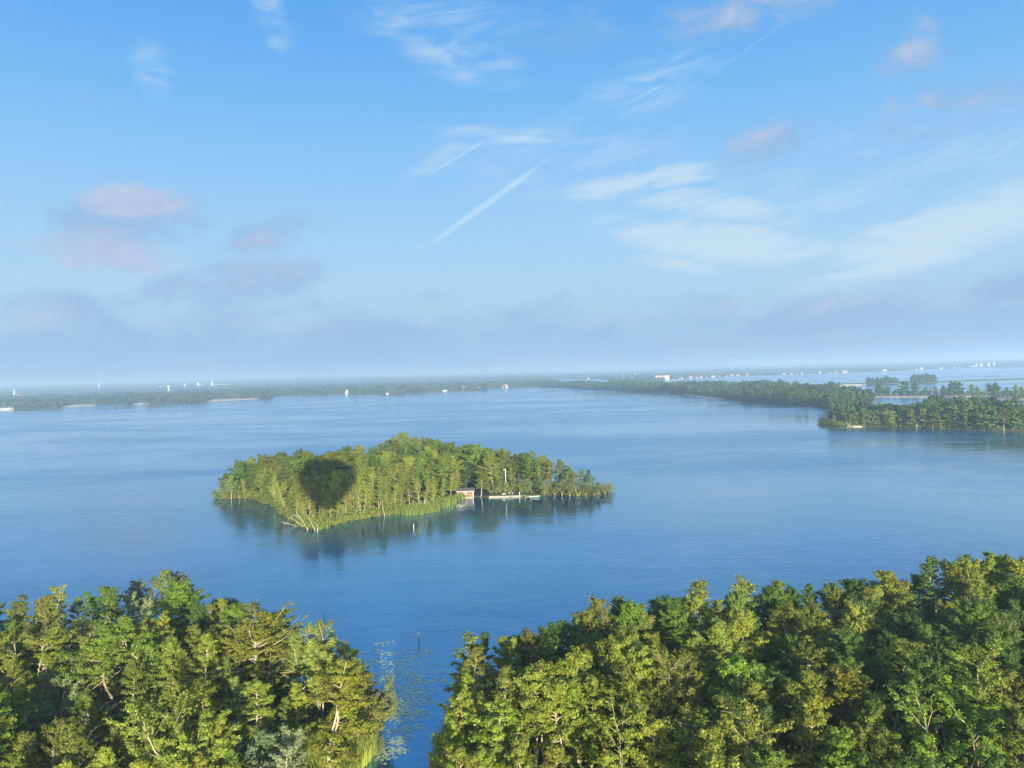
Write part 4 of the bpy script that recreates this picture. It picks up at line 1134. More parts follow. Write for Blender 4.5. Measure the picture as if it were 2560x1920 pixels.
lw = land("lawn", rough_line([at(x, y, 0.5) for x, y in ((1222, 1241), (1316, 1239), (1350, 1239), (1352, 1233), (1300, 1229), (1230, 1232))], 95, 2, 0.1), 0.52, plain("mown grass", (0.085, 0.125, 0.03), (0.06, 0.09, 0.02), 1.2, 0.95, 0.1), 0.2)
# sunken terrace with dark timber deck, steps up the bank and a white post
dx_, dy_, dr_ = facing(1283, 1237.5, 0.55)
tr_ = thing("timber_terrace", "dark timber terrace with a rail behind the long quay", "terrace", dx_, dy_, 0.53, dr_)
MB().box(-3.2, 3.2, -1.0, 1.2, 0.0, 0.12, 0.01).build("deck", M_DARK, tr_)
mb = MB()
for x in np.linspace(-3.1, 3.1, 6):
    mb.box(x - 0.04, x + 0.04, 1.1, 1.18, 0.12, 0.95)
mb.box(-3.2, 3.2, 1.09, 1.19, 0.953, 1.02).build("railing", M_DARK, tr_)
sx_, sy_, sr_ = facing(1293, 1234, 0.6)
st = thing("garden_steps", "steep dark wooden steps climbing through the hedge beside the white post", "steps", sx_, sy_, 0.6, sr_)
for i in range(7):
    MB().box(-0.5, 0.5, 0.3 + i * 0.34, 0.66 + i * 0.34, i * 0.36, i * 0.36 + 0.06).build("tread", M_DARK, st)
for x in (-0.56, 0.56):
    MB().add([(x - 0.05, 0.2, 0), (x + 0.05, 0.2, 0), (x + 0.05, 2.8, 2.6), (x - 0.05, 2.8, 2.6), (x - 0.05, 0.2, 0.28), (x + 0.05, 0.2, 0.28), (x + 0.05, 2.8, 2.88), (x - 0.05, 2.8, 2.88)], [(0, 3, 2, 1), (4, 5, 6, 7), (0, 1, 5, 4), (2, 3, 7, 6), (0, 4, 7, 3), (1, 2, 6, 5)]).build("stringer", M_DARK, st)
wx, wy, wr = facing(1299, 1240, 0.5)
wp_ = thing("mooring_post", "short white post on the quay in front of the dark steps", "post", wx, wy, 0.3, wr)
MB().tube([(0, 0, -0.6), (0, 0, 1.9)], 0.09, 8).build("post", M_WHITE, wp_)
MB().tube([(0, 0, 1.905), (0, 0, 2.0)], [0.14, 0.03], 8).build("cap", M_GREY, wp_)
fx, fy, fr = facing(1265, 1229, 0.5)
fl = thing("nest_pole", "tall white pole with a slanted board at its top above the hedge", "pole", fx, fy, 0.5, fr)
MB().tube([(0, 0, -0.3), (0.02, 0, 9.6)], [0.10, 0.075], 8).build("pole", M_WHITE, fl)
MB().add([(-1.0, -0.2, 8.85), (0.15, -0.2, 9.1), (0.15, 0.2, 9.1), (-1.0, 0.2, 8.85), (-1.0, -0.2, 8.97), (0.15, -0.2, 9.22), (0.15, 0.2, 9.22), (-1.0, 0.2, 8.97)], [(0, 3, 2, 1), (4, 5, 6, 7), (0, 1, 5, 4), (2, 3, 7, 6), (0, 4, 7, 3), (1, 2, 6, 5)]).build("nest_board", M_WHITE, fl)


def chair(px, py, lab, rz):
    x, y, r = facing(px, py, 0.55)
    t = thing("garden_chair", lab, "chair", x, y, 0.66, r + rz)
    MB().box(-0.28, 0.28, -0.26, 0.26, 0.40, 0.45, 0.01).build("seat", M_PALE, t)
    MB().box(-0.28, 0.28, 0.263, 0.31, 0.45, 0.98, 0.01).build("backrest", M_PALE, t)
    for a in (-0.24, 0.24):
        for b in (-0.22, 0.22):
            MB().box(a - 0.025, a + 0.025, b - 0.025, b + 0.025, -0.1, 0.397).build("leg", M_PALE, t)


chair(1273, 1237, "pale garden chair on the dark terrace, next to the table", 0.5)
chair(1281, 1237, "pale garden chair on the dark terrace, nearer the steps", -0.6)
tx, ty, trr = facing(1277, 1237, 0.55)
tt = thing("garden_table", "small pale garden table between two chairs on the terrace", "table", tx, ty, 0.66, trr)
MB().box(-0.55, 0.55, -0.4, 0.4, 0.68, 0.73, 0.01).build("tabletop", M_PALE, tt)
for a in (-0.48, 0.48):
    for b in (-0.33, 0.33):
        MB().box(a - 0.03, a + 0.03, b - 0.03, b + 0.03, -0.1, 0.677).build("leg", M_PALE, tt)
bx_, by_, br_ = facing(1260, 1239, 0.5)
bn = thing("garden_bench", "low wooden bench on the lawn facing the lake", "bench", bx_, by_, 0.52, br_)
MB().box(-0.75, 0.75, -0.22, 0.22, 0.42, 0.48, 0.01).build("seat", M_TIMBER, bn)
MB().box(-0.75, 0.75, 0.223, 0.27, 0.48, 0.95, 0.01).build("backrest", M_TIMBER, bn)
for a in (-0.62, 0.62):
    MB().box(a - 0.05, a + 0.05, -0.2, 0.2, -0.02, 0.417).build("leg", M_TIMBER, bn)
# jetty and rowing boat
jx, jy, jr = facing(1320, 1242, 0.5)
jt = thing("wooden_jetty", "short grey plank jetty at the end of the timber quay", "jetty", jx, jy, 0.0, jr)
mb = MB()
for i in range(16):
    mb.box(-1.0, 1.0, -2.4 + i * 0.25, -2.4 + i * 0.25 + 0.225, 0.50, 0.55)
mb.build("planks", M_TIMBER, jt)
MB().box(-0.95, -0.8, -2.4, 1.6, 0.36, 0.497).box(0.8, 0.95, -2.4, 1.6, 0.36, 0.497).build("joists", M_TIMBER, jt)
for a in (-0.92, 0.92):
    for b in (-2.3, 0.2):
        MB().tube([(a * 1.06, b, -0.8), (a * 1.06, b, 0.9)], 0.08, 7).build("pile", M_TIMBER, jt)


def rowboat(px, py, lab, rz, L=4.2, hull_m=None, thing_name="rowing_boat", grp=None):
    x, y, r = facing(px, py, 0.2)
    t = thing(thing_name, lab, "boat", x, y, 0.0, r + rz, grp)
    secs = []
    for i in range(11):
        u = i / 10
        bw = 0.72 * (math.sin(math.pi * min(1, 0.18 + u * 0.82)) ** 0.55) if u < 0.999 else 0.04
        sheer = 0.42 + 0.25 * (2 * u - 0.9) ** 2
        xx = -L / 2 + L * u
        secs.append([(xx, -bw, sheer), (xx, -bw * 0.86, 0.12), (xx, -bw * 0.3, -0.10), (xx, bw * 0.3, -0.10), (xx, bw * 0.86, 0.12), (xx, bw, sheer), (xx, bw * 0.9, sheer), (xx, bw * 0.74, 0.16), (xx, bw * 0.2, 0.0), (xx, -bw * 0.2, 0.0), (xx, -bw * 0.74, 0.16), (xx, -bw * 0.9, sheer)])
    vs = [p for s in secs for p in s]
    fs = [(i * 12 + k, (i + 1) * 12 + k, (i + 1) * 12 + (k + 1) % 12, i * 12 + (k + 1) % 12) for i in range(10) for k in range(12)] + [tuple(range(12)), tuple(120 + k for k in range(11, -1, -1))]
    mesh_obj("hull", vs, fs, hull_m or M_GREEN, t, smooth=False)
    g = MB()
    for sd in (0, 5):
        g.tube([(s[sd][0], s[sd][1] * 1.03, s[sd][2] + 0.035) for s in secs], 0.045, 6)
    g.build("gunwale", M_WHITE, t)
    for u in (0.3, 0.6):
        MB().box(-L / 2 + L * u - 0.13, -L / 2 + L * u + 0.13, -0.6, 0.6, 0.28, 0.32).build("thwart", M_TIMBER, t)


rowboat(1336, 1243, "open green rowing boat with white gunwales moored beside the jetty", 0.12)


# dead wood at the corner of the island and in the water
def dead_tree(lab, px, py, z, az, el, L, r, seed, forks=4, cat="dead tree"):
    rg = np.random.default_rng(seed)
    x, y = at(px, py, z)
    t = thing("dead_tree", lab, cat, x, y, z, 0, "bleached dead trees leaning over the water")
    d = np.array((math.cos(az) * math.cos(el), math.sin(az) * math.cos(el), math.sin(el)))
    q = [np.array((0, 0, -0.4))]
    for i in range(8):
        d = d + rg.normal(0, 0.10, 3)
        d /= np.linalg.norm(d)
        q.append(q[-1] + d * L / 8)
    MB().tube(q, np.linspace(r * 0.8, r * 0.16, 9), 7).build("trunk", M_DEAD, t)
    for k in range(forks):
        i = int(rg.integers(3, 8))
        dv = d + rg.normal(0, 0.6, 3)
        dv /= np.linalg.norm(dv)
        l_ = L * rg.uniform(0.15, 0.35)
        MB().tube([q[i], q[i] + dv * l_ * 0.5 + rg.normal(0, 0.1, 3), q[i] + dv * l_], [r * 0.45, r * 0.3, r * 0.12], 5).build("limb", M_DEAD, t)


dead_tree("long bleached trunk leaning outward at the island corner, longest of the bunch", 770, 1323, 0.3, 2.5, 0.75, 9, 0.20, 1)
dead_tree("bleached trunk leaning outward at the island corner, with broken limbs", 788, 1326, 0.3, 2.3, 0.95, 8, 0.18, 2)
dead_tree("slimmer bleached trunk behind the two leaning ones at the island corner", 762, 1318, 0.3, 2.8, 0.6, 6, 0.13, 3)
dead_tree("fallen bleached trunk reaching down to the water at the island corner", 744, 1314, 0.25, 3.0, 0.25, 6, 0.12, 4)
dead_tree("short bleached stub at the foot of the island corner", 794, 1329, 0.2, 1.6, 1.2, 3.2, 0.16, 5, 2)
dead_tree("white dead branch lying on the water near the island tip", 612, 1247, 0.1, 2.6, 0.35, 4, 0.11, 6, 3)
dead_tree("tall pale dead trunk among the birches on the shadowed side of the island", 690, 1266, 0.35, 1.8, 1.35, 9, 0.14, 7, 4)
dead_tree("pale dead trunk standing in the middle of the near island shore", 962, 1288, 0.35, 1.4, 1.4, 7, 0.14, 8, 3)
for k, (px, py, n) in enumerate(((1147, 1267, 4), (1153, 1270, 5), (1160, 1267, 3))):
    x, y = at(px, py)
    rg = np.random.default_rng(300 + k)
    t = thing("dead_branch", ("pale sunken branch nearest the reed bed below the cabin", "pale sunken branch in the middle of three below the cabin", "pale sunken branch closest to the cabin in open water")[k], "dead branch", x, y, 0)
    MB().tube([(-0.9, 0, 0.05), (-0.3, 0.1, 0.5), (0.3, 0, 0.35), (0.9, 0.1, 0.7)], [0.09, 0.08, 0.07, 0.03], 6).build("stem", M_DEAD, t)
    for _ in range(n):
        b = np.array((rg.uniform(-0.7, 0.7), 0, 0.3))
        MB().tube([b, b + (rg.normal(0, 0.2), rg.normal(0, 0.2), 0.5), b + (rg.normal(0, 0.4), rg.normal(0, 0.3), 0.9)], [0.06, 0.04, 0.02], 5).build("twig", M_DEAD, t)
for px, py, h, rr, mat_, lab, nm in ((1034, 1321, 1.5, 0.09, M_WHITE, "white stake standing in the water before the island reed bed", "stake"), (1130, 1271, 0.9, 0.06, M_GREY, "small grey stake in the water below the cabin reeds", "stake"), (811, 1572, 3.2, 0.06, M_DARK, "thin tall dark pole standing in the water behind the pale birches", "channel_pole")):
    x, y = at(px, py)
    t = thing(nm, lab, "pole" if nm != "stake" else "stake", x, y, 0)
    MB().tube([(0, 0, -0.8), (0.02, 0, h * 0.5), (0.05, 0.02, h)], [rr, rr * 0.9, rr * 0.7], 7).build("shaft", mat_, t)
    MB().tube([(0.05, 0.02, h + 0.002), (0.052, 0.02, h + 0.05)], [rr * 0.75, rr * 0.3], 7).build("cap", mat_, t)
# channel marker: a white board over a dark post
x, y, r = facing(1047, 1610)
t = thing("channel_marker", "white square marker board on a dark post at the mouth of the channel", "marker", x, y, 0, r)
MB().tube([(0, 0, -0.8), (0, 0, 1.15)], 0.075, 8).build("post", M_DARK, t)
MB().tube([(0, 0.02, 1.153), (0, 0.02, 2.0)], 0.03, 8).build("rod", M_GREY, t)
MB().box(-0.26, 0.26, -0.06, -0.02, 1.72, 2.16, 0.008).build("board", M_WHITE, t)
MB().box(-0.14, 0.10, -0.066, -0.062, 1.86, 2.02).build("symbol", M_DARK, t)


# two dark-roofed sheds in the wood, mostly under the trees
def shed(px, py, lab, w, d, h, rz, gable):
    x, y, r = facing(px, py, 0.35)
    t = thing("garden_shed", lab, "shed", x, y, 0.33, r + rz)
    MB().box(-w / 2, w / 2, -d / 2, d / 2, -0.2, h).build("wall", M_DARK, t)
    e = 0.35
    MB().add([(-w / 2 - e, -d / 2 - e, h + 0.02), (w / 2 + e, -d / 2 - e, h + 0.02), (w / 2 + e, 0, h + d * 0.26), (-w / 2 - e, 0, h + d * 0.26), (w / 2 + e, d / 2 + e, h + 0.02), (-w / 2 - e, d / 2 + e, h + 0.02)] + [(-w / 2 - e, -d / 2 - e, h - 0.08), (w / 2 + e, -d / 2 - e, h - 0.08), (w / 2 + e, 0, h + d * 0.26 - 0.1), (-w / 2 - e, 0, h + d * 0.26 - 0.1), (w / 2 + e, d / 2 + e, h - 0.08), (-w / 2 - e, d / 2 + e, h - 0.08)],
             [(0, 1, 2, 3), (3, 2, 4, 5), (7, 6, 9, 8), (8, 9, 11, 10), (0, 6, 7, 1), (5, 4, 10, 11), (0, 3, 9, 6), (3, 5, 11, 9), (1, 7, 8, 2), (2, 8, 10, 4)]).build("roof", M_FELT, t)
    if gable:
        g = w / 2 + e + 0.03
        MB().add([(g, -d / 2 - e, h - 0.12), (g + 0.06, -d / 2 - e, h - 0.12), (g + 0.06, 0, h + d * 0.26 - 0.02), (g, 0, h + d * 0.26 - 0.02), (g, -d / 2 - e, h + 0.08), (g + 0.06, -d / 2 - e, h + 0.08), (g + 0.06, 0, h + d * 0.26 + 0.16), (g, 0, h + d * 0.26 + 0.16)],
                 [(0, 3, 2, 1), (4, 5, 6, 7), (0, 1, 5, 4), (2, 3, 7, 6), (0, 4, 7, 3), (1, 2, 6, 5)]).build("bargeboard", M_WHITE, t)
        MB().box(w / 2 + 0.02, w / 2 + 0.10, -d / 2 + 0.1, -d / 2 + 0.2, 0, h - 0.1).build("post", M_WHITE, t)


shed(162, 1836, "low black-roofed shed half hidden beside the bluish green bush", 4.6, 4.0, 2.3, 0.3, False)
shed(292, 1806, "black-roofed shed with a white gable board half hidden among alders", 4.2, 3.6, 2.4, 0.1, True)
x, y, r = facing(338, 1800, 0.35)
t = thing("garden_fence", "short dark fence with a pale top rail beside the gabled shed", "fence", x, y, 0.33, r)
MB().box(-1.6, 1.6, -0.03, 0.03, 0, 1.5).build("panel", M_DARK, t)
MB().box(-1.65, 1.65, -0.07, 0.07, 1.503, 1.60).build("top_rail", M_GREY, t)
x, y, r = facing(327, 1846, 0.35)
t = thing("garden_chair", "small white garden chair in a gap among the trees by the sheds", "chair", x, y, 0.33, r + 0.4)
MB().box(-0.35, 0.35, -0.3, 0.3, 0.42, 0.48, 0.01).build("seat", M_WHITE, t)
MB().box(-0.35, 0.35, 0.303, 0.36, 0.48, 1.15, 0.01).build("backrest", M_WHITE, t)
for a in (-0.3, 0.3):
    MB().box(a - 0.03, a + 0.03, -0.25, 0.25, 0, 0.417).build("leg", M_WHITE, t)


# ---------------------------------------------------------------- woods farther off
MID = [make_tree(300 + i, 12, r, b, sh, nb, 9, 0.6, 0.62, 0.14, rise=(0.0, 1.0), twigs=4, wob=0.35, mat=M_LEAF if i % 2 else M_OAK, bark=M_BARKD) for i, (r, b, sh, nb) in enumerate(((3.6, 0.15, "dome", 24), (2.8, 0.18, "cone", 26), (4.2, 0.12, "dome", 28), (2.4, 0.22, "column", 26)))]
for i, m in enumerate(MID):
    KIND[f"mid{i}"] = [m]
    WORDS[f"mid{i}"] = (("oak_tree", "oak", "round-topped tree"), ("alder_tree", "alder", "pointed tree"), ("oak_tree", "oak", "broad-topped tree"), ("birch_tree", "birch", "slim tree"))[i]


def lump(seed, w, h, n, leaf):
    """a distant tree: leaf clumps over a rounded crown that reaches down to the ground"""
    rg = np.random.default_rng(seed)
    lobes = [(rg.normal(0, w * 0.22), rg.normal(0, w * 0.22), h * rg.uniform(0.35, 0.72), rg.uniform(0.55, 1.0)) for _ in range(6)]
    c, nr = [], []
    for k in range(n):
        lx, ly, lz, s = lobes[k % 6]
        d = rg.normal(0, 1, 3)
        d /= np.linalg.norm(d)
        c.append((lx + d[0] * w * 0.32 * s, ly + d[1] * w * 0.32 * s, max(0.3, lz + d[2] * h * 0.34 * s)))
        nr.append(d + np.array((0, 0, 0.4)))
    for k in range(n // 3):
        c.append((rg.normal(0, w * 0.3), rg.normal(0, w * 0.3), rg.uniform(0, h * 0.4)))
        nr.append(rg.normal(0, 1, 3) + np.array((0, 0, 0.3)))
    v, f = leaves(rg, np.array(c), leaf, np.array(nr), 1.2)
    o = mesh_obj("lump", v, f, M_FAR, tint=rg.random(len(f)))
    me = o.data
    bpy.data.objects.remove(o)
    return me


LUMPS = [lump(400 + i, w, h, 90, 1.9) for i, (w, h) in enumerate(((9, 11), (8, 13), (11, 10), (6, 13), (12, 12)))]
FSRC = source("far_tree_source", [(m, t) for m in LUMPS for t in ("olive", "green", "dark")])
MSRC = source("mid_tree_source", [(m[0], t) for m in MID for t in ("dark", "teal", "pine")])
HW = "headland"
headland_trees = [("bare", "tan", 2062, 1058, 5, 1.2, "tan bare bush at the tip of the wooded headland"), ("alder", "olive", 2085, 1062, 9, 1.0), ("mid0", "olive", 2104, 1062, 10, 1.0), ("birch", "olive", 2122, 1064, 11, 1.2), ("mid0", "olive", 2142, 1063, 10, 1.1), ("alder", "yellow", 2160, 1064, 11, 1.0), ("mid0", "olive", 2178, 1064, 11, 1.2),
                  ("mid0", "tan", 2196, 1064, 11, 1.0), ("round", "yellow", 2214, 1063, 12, 1.0), ("mid3", "olive", 2232, 1066, 12, 1.2), ("alder", "olive", 2252, 1066, 12, 1.1), ("mid1", "olive", 2272, 1067, 13, 1.2), ("multi", "olive", 2292, 1068, 14, 1.0), ("mid1", "olive", 2312, 1068, 14, 1.0), ("alder", "olive", 2332, 1069, 15, 1.1), ("mid0", "olive", 2352, 1070, 15, 1.3),
                  ("multi", "olive", 2374, 1070, 16, 1.1), ("mid0", "green", 2396, 1071, 16, 1.1), ("mid2", "green", 2418, 1072, 15, 0.9), ("round", "tan", 2440, 1072, 16, 1.1), ("mid0", "olive", 2462, 1074, 15, 1.1), ("mid2", "green", 2486, 1075, 15, 0.9), ("round", "olive", 2510, 1076, 15, 1.1), ("mid1", "dark", 2534, 1076, 15, 1.1), ("mid2", "dark", 2556, 1076, 16, 1.0),
                  ("mid2", "dark", 2356, 1040, 17, 0.95, "tall dark domed tree crowning the wooded headland"), ("mid2", "green", 2410, 1046, 17, 0.9), ("mid2", "olive", 2450, 1050, 16, 0.9)]
keep = []
for row in headland_trees:
    kind, tone, px, py, h, wd = row[:6]
    x, y = at(px, py, 0.5)
    keep.append((x, y))
    tree(kind, tone, x, y, h, HW, row[6] if len(row) > 6 else None, wd * 1.1, z=0.45)


def wood(name, poly, gap, hm, seed, label, src, nsrc, H=12.0, keep=(), margin=1.0, tries=30000, wide=(1.0, 1.35), zz=0.45, swing=0.24):
    rg = np.random.default_rng(seed)
    pt = poisson(rg, poly, gap, tries, keep, margin)
    n = len(pt)
    P_ = np.array(pt)
    big = 1 + swing * np.sin(P_[:, 0] / 17 + 2 * np.sin(P_[:, 1] / 31)) * np.sin(P_[:, 1] / 23 + P_[:, 0] / 41)      # higher and lower stands
    h = (rg.normal(hm, hm * 0.2, n) * big).clip(hm * 0.4, hm * 1.55) / H
    sc = np.stack([h * rg.uniform(*wide, n)] * 2 + [h], 1)
    o = scatter(name, [(x, y, zz) for x, y in pt], sc, rg.uniform(0, 6.28, n), rg.integers(0, nsrc, n), src)
    return tag(o, label, "woods", kind="stuff")


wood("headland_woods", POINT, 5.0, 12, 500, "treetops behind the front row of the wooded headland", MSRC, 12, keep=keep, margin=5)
hf_ = np.array(rough_line(P([(2056, 1057, 0), (2072, 1062, 0), (2110, 1065, 0), (2200, 1065, 0), (2300, 1069, 0), (2400, 1072, 0), (2480, 1076, 0), (2600, 1079, 0)]), 506, 1.1, 0.4, False))
hf_ = np.repeat(hf_, 3, 0) + np.random.default_rng(507).normal(0, 1.1, (len(hf_) * 3, 2)) + np.array((0, 2.5))
tag(clumps("undergrowth", hf_, 1.2, 4.6, 46, 0.42, M_LEAF, 508), "low bushes along the waterside of the wooded headland", "undergrowth", kind="stuff")
front_sp = [q for q in rough_line(P([(1345, 967.5, 0), (1400, 968.5, 0), (1500, 974, 0), (1600, 979, 0), (1690, 982, 0), (1760, 991, 0), (1830, 999.5, 0), (1920, 1007.5, 0), (1960, 1009.5, 0), (2040, 1015.5, 0), (2092, 1024, 0)]), 501, 5.5, 1.5, False) if not (1636 < pix(q[0], q[1], 0)[0] < 1674 or 1704 < pix(q[0], q[1], 0)[0] < 1810)]
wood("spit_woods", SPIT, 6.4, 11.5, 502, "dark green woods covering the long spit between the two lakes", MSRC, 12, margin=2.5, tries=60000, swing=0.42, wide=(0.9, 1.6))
# scrub along the front of the spit and the lone clumps on it
rg = np.random.default_rng(503)
n = len(front_sp)
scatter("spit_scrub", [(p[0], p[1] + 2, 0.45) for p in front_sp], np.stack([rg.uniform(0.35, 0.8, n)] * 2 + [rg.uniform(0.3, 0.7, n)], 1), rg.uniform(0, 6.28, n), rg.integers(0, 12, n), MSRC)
tag(bpy.data.objects["spit_scrub"], "low grey-green scrub along the lake side of the spit", "scrub", kind="stuff")
# both near woods go on beyond the edges of the photograph
for k, poly in enumerate((LEFT, RIGHT)):
    rg = np.random.default_rng(530 + k)
    q = [(x, y) for x, y in poisson(rg, poly, 5.2, 20000, (), 1.5) if y > 55 and (pix(x, y, 11)[0] < -25 or pix(x, y, 11)[0] > 2640)]
    h = rg.normal(11.2, 1.0, len(q)) / 13
    tag(scatter("woods", [(x, y, 0.33) for x, y in q], np.stack([h * rg.uniform(1.0, 1.35, len(q))] * 2 + [h], 1), rg.uniform(0, 6.28, len(q)), rg.integers(0, len(src_items), len(q)), ISRC),
        ("treetops where the shed wood goes on past its many-stemmed birches", "treetops where the larger wood goes on past its tallest trees")[k], "woods", kind="stuff")
# single tall trees standing out of the spit and the row on the sandbar
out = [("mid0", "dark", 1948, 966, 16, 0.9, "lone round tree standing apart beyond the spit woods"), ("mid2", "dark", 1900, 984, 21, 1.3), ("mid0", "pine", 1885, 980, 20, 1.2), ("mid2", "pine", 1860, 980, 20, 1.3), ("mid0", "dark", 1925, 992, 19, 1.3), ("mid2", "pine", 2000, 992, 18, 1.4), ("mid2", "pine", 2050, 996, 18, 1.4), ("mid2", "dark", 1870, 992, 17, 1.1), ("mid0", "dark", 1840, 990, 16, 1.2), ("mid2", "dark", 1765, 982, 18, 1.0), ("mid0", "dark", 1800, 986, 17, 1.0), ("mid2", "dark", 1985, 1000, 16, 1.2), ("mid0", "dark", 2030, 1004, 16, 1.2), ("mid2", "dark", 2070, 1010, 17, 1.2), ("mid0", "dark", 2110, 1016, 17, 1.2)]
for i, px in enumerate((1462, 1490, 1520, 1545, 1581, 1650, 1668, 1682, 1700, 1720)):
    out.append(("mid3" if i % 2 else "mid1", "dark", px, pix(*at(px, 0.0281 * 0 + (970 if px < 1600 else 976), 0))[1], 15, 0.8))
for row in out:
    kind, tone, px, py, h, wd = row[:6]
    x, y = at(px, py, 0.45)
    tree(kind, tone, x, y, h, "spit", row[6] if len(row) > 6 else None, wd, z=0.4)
row_px = [(2068, 14, 0), (2088, 11, 1), (2118, 13, 2), (2150, 10, 0), (2196, 18, 2), (2218, 14, 0), (2240, 11, 3), (2262, 21, 2), (2290, 19, 2), (2312, 12, 0), (2338, 14, 3), (2356, 16, 1), (2380, 20, 2), (2402, 19, 0), (2428, 17, 3), (2446, 16, 1), (2470, 20, 3), (2492, 19, 2), (2516, 14, 3), (2538, 18, 1), (2556, 15, 3)]
for px, h, k in row_px:
    x, y = at(px, 990.5 + (5 if px > 2440 else 0), 0.5)
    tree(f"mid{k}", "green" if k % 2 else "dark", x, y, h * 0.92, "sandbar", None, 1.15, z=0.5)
SB2 = P([(2050, 990, 0), (2440, 992, 0), (2560, 999, 0), (2600, 1000, 0), (2600, 990, 0), (2420, 986.8, 0), (2050, 986, 0)])
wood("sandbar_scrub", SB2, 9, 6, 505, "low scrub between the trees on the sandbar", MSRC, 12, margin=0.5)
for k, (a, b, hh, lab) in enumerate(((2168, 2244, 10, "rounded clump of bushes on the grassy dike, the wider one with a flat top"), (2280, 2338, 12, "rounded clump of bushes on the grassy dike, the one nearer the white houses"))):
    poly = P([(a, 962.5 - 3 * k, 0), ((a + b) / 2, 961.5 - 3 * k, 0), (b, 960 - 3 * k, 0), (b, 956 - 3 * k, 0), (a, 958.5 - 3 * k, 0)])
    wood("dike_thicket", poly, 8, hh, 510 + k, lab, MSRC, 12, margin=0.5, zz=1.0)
# hazy far woods: dense along the shore, then row behind row to the hills
rg = np.random.default_rng(520)
gaps = [(143, 240), (320, 379), (514, 640), (1528, 1640), (-1, -1)]
houses_px = [(860, 876), (928, 942), (962, 975), (1104, 1122), (1155, 1170), (1194, 1212), (0, 32)]
shore = rough_line(FAR_SHORE, 521, 8, 2.0, closed=False)
fp, fs, fi = [], [], []
for x, y in shore:
    px, py = pix(x, y, 0)
    if not (-80 < px < 2640):
        continue
    town = px > 1640
    for k in range(7):
        d = (4, 11, 20, 34, 52, 75, 110)[k] + rg.uniform(-3, 6)
        if any(a < px < b for a, b in gaps) and k < 3:
            continue
        if any(a < px < b for a, b in houses_px) and k < 2:
            continue
        if town and (k < 3 or rg.random() < 0.25):
            continue
        if px < 1640 and k == 0 and rg.random() < 0.3:
            continue
        dn = math.hypot(x, y)
        xx, yy = x + x / dn * d + rg.normal(0, 3), y + y / dn * d
        fp.append((xx, yy, 0.6))
        s = rg.choice((0.6, 0.85, 1.0, 1.25, 1.5)) * rg.uniform(0.85, 1.1) * (0.6 if k == 0 else 0.9) * (0.75 if town else 1.0)
        fs.append((s * 1.15, s * 1.15, s * rg.uniform(0.8, 1.25)))
        fi.append(rg.integers(0, 15))
FARP = np.array(FAR_SHORE)
n_try = 16000
aa = rg.uniform(R(-37), R(37), n_try)
rr = 1950 * (12500 / 1950) ** rg.random(n_try)
xs, ys = rr * np.sin(aa), rr * np.cos(aa)
ok = inside([tuple(p) for p in far_poly], xs, ys)
patch = np.sin(xs / 310 + 2 * np.sin(ys / 730)) + np.sin(ys / 420 + np.sin(xs / 510) * 2)
ok &= (patch > -0.75)
for x, y in zip(xs[ok], ys[ok]):
    d = math.hypot(x, y)
    z = 0.6 + (max(0.0, float(hill_z(x, y))) if d > 5200 else 0)
    s = rg.uniform(0.7, 1.35)
    w = s * (1.2 + d / 2600) * 1.3
    fp.append((x, y, z))
    fs.append((w, w, s * (1.0 if d < 5000 else 1.15)))
    fi.append(rg.integers(0, 15))
tag(scatter("far_woods", fp, fs, rg.uniform(0, 6.28, len(fp)), fi, FSRC), "hazy woods along the far shore, fading back to the horizon", "woods", kind="stuff")
print("far lumps", len(fp))


# ---------------------------------------------------------------- buildings on the far shores
_sh = [(pix(x, y, 0)) for x, y in FAR_SHORE]
SH_A = [(p[0], p[1]) for p in _sh[:_sh.index(max(_sh, key=lambda p: 0)) + 1] if 0] or [(p[0], p[1]) for p in _sh if p[0] < 1400][:34]
SH_B = [(p[0], p[1]) for p in _sh if p[0] >= 1632][-10:]


def shore_y(px):
    """where the far waterline runs under the column px"""
    t = SH_B if px > 1636 else SH_A
    return float(np.interp(px, [p[0] for p in t], [p[1] for p in t]))


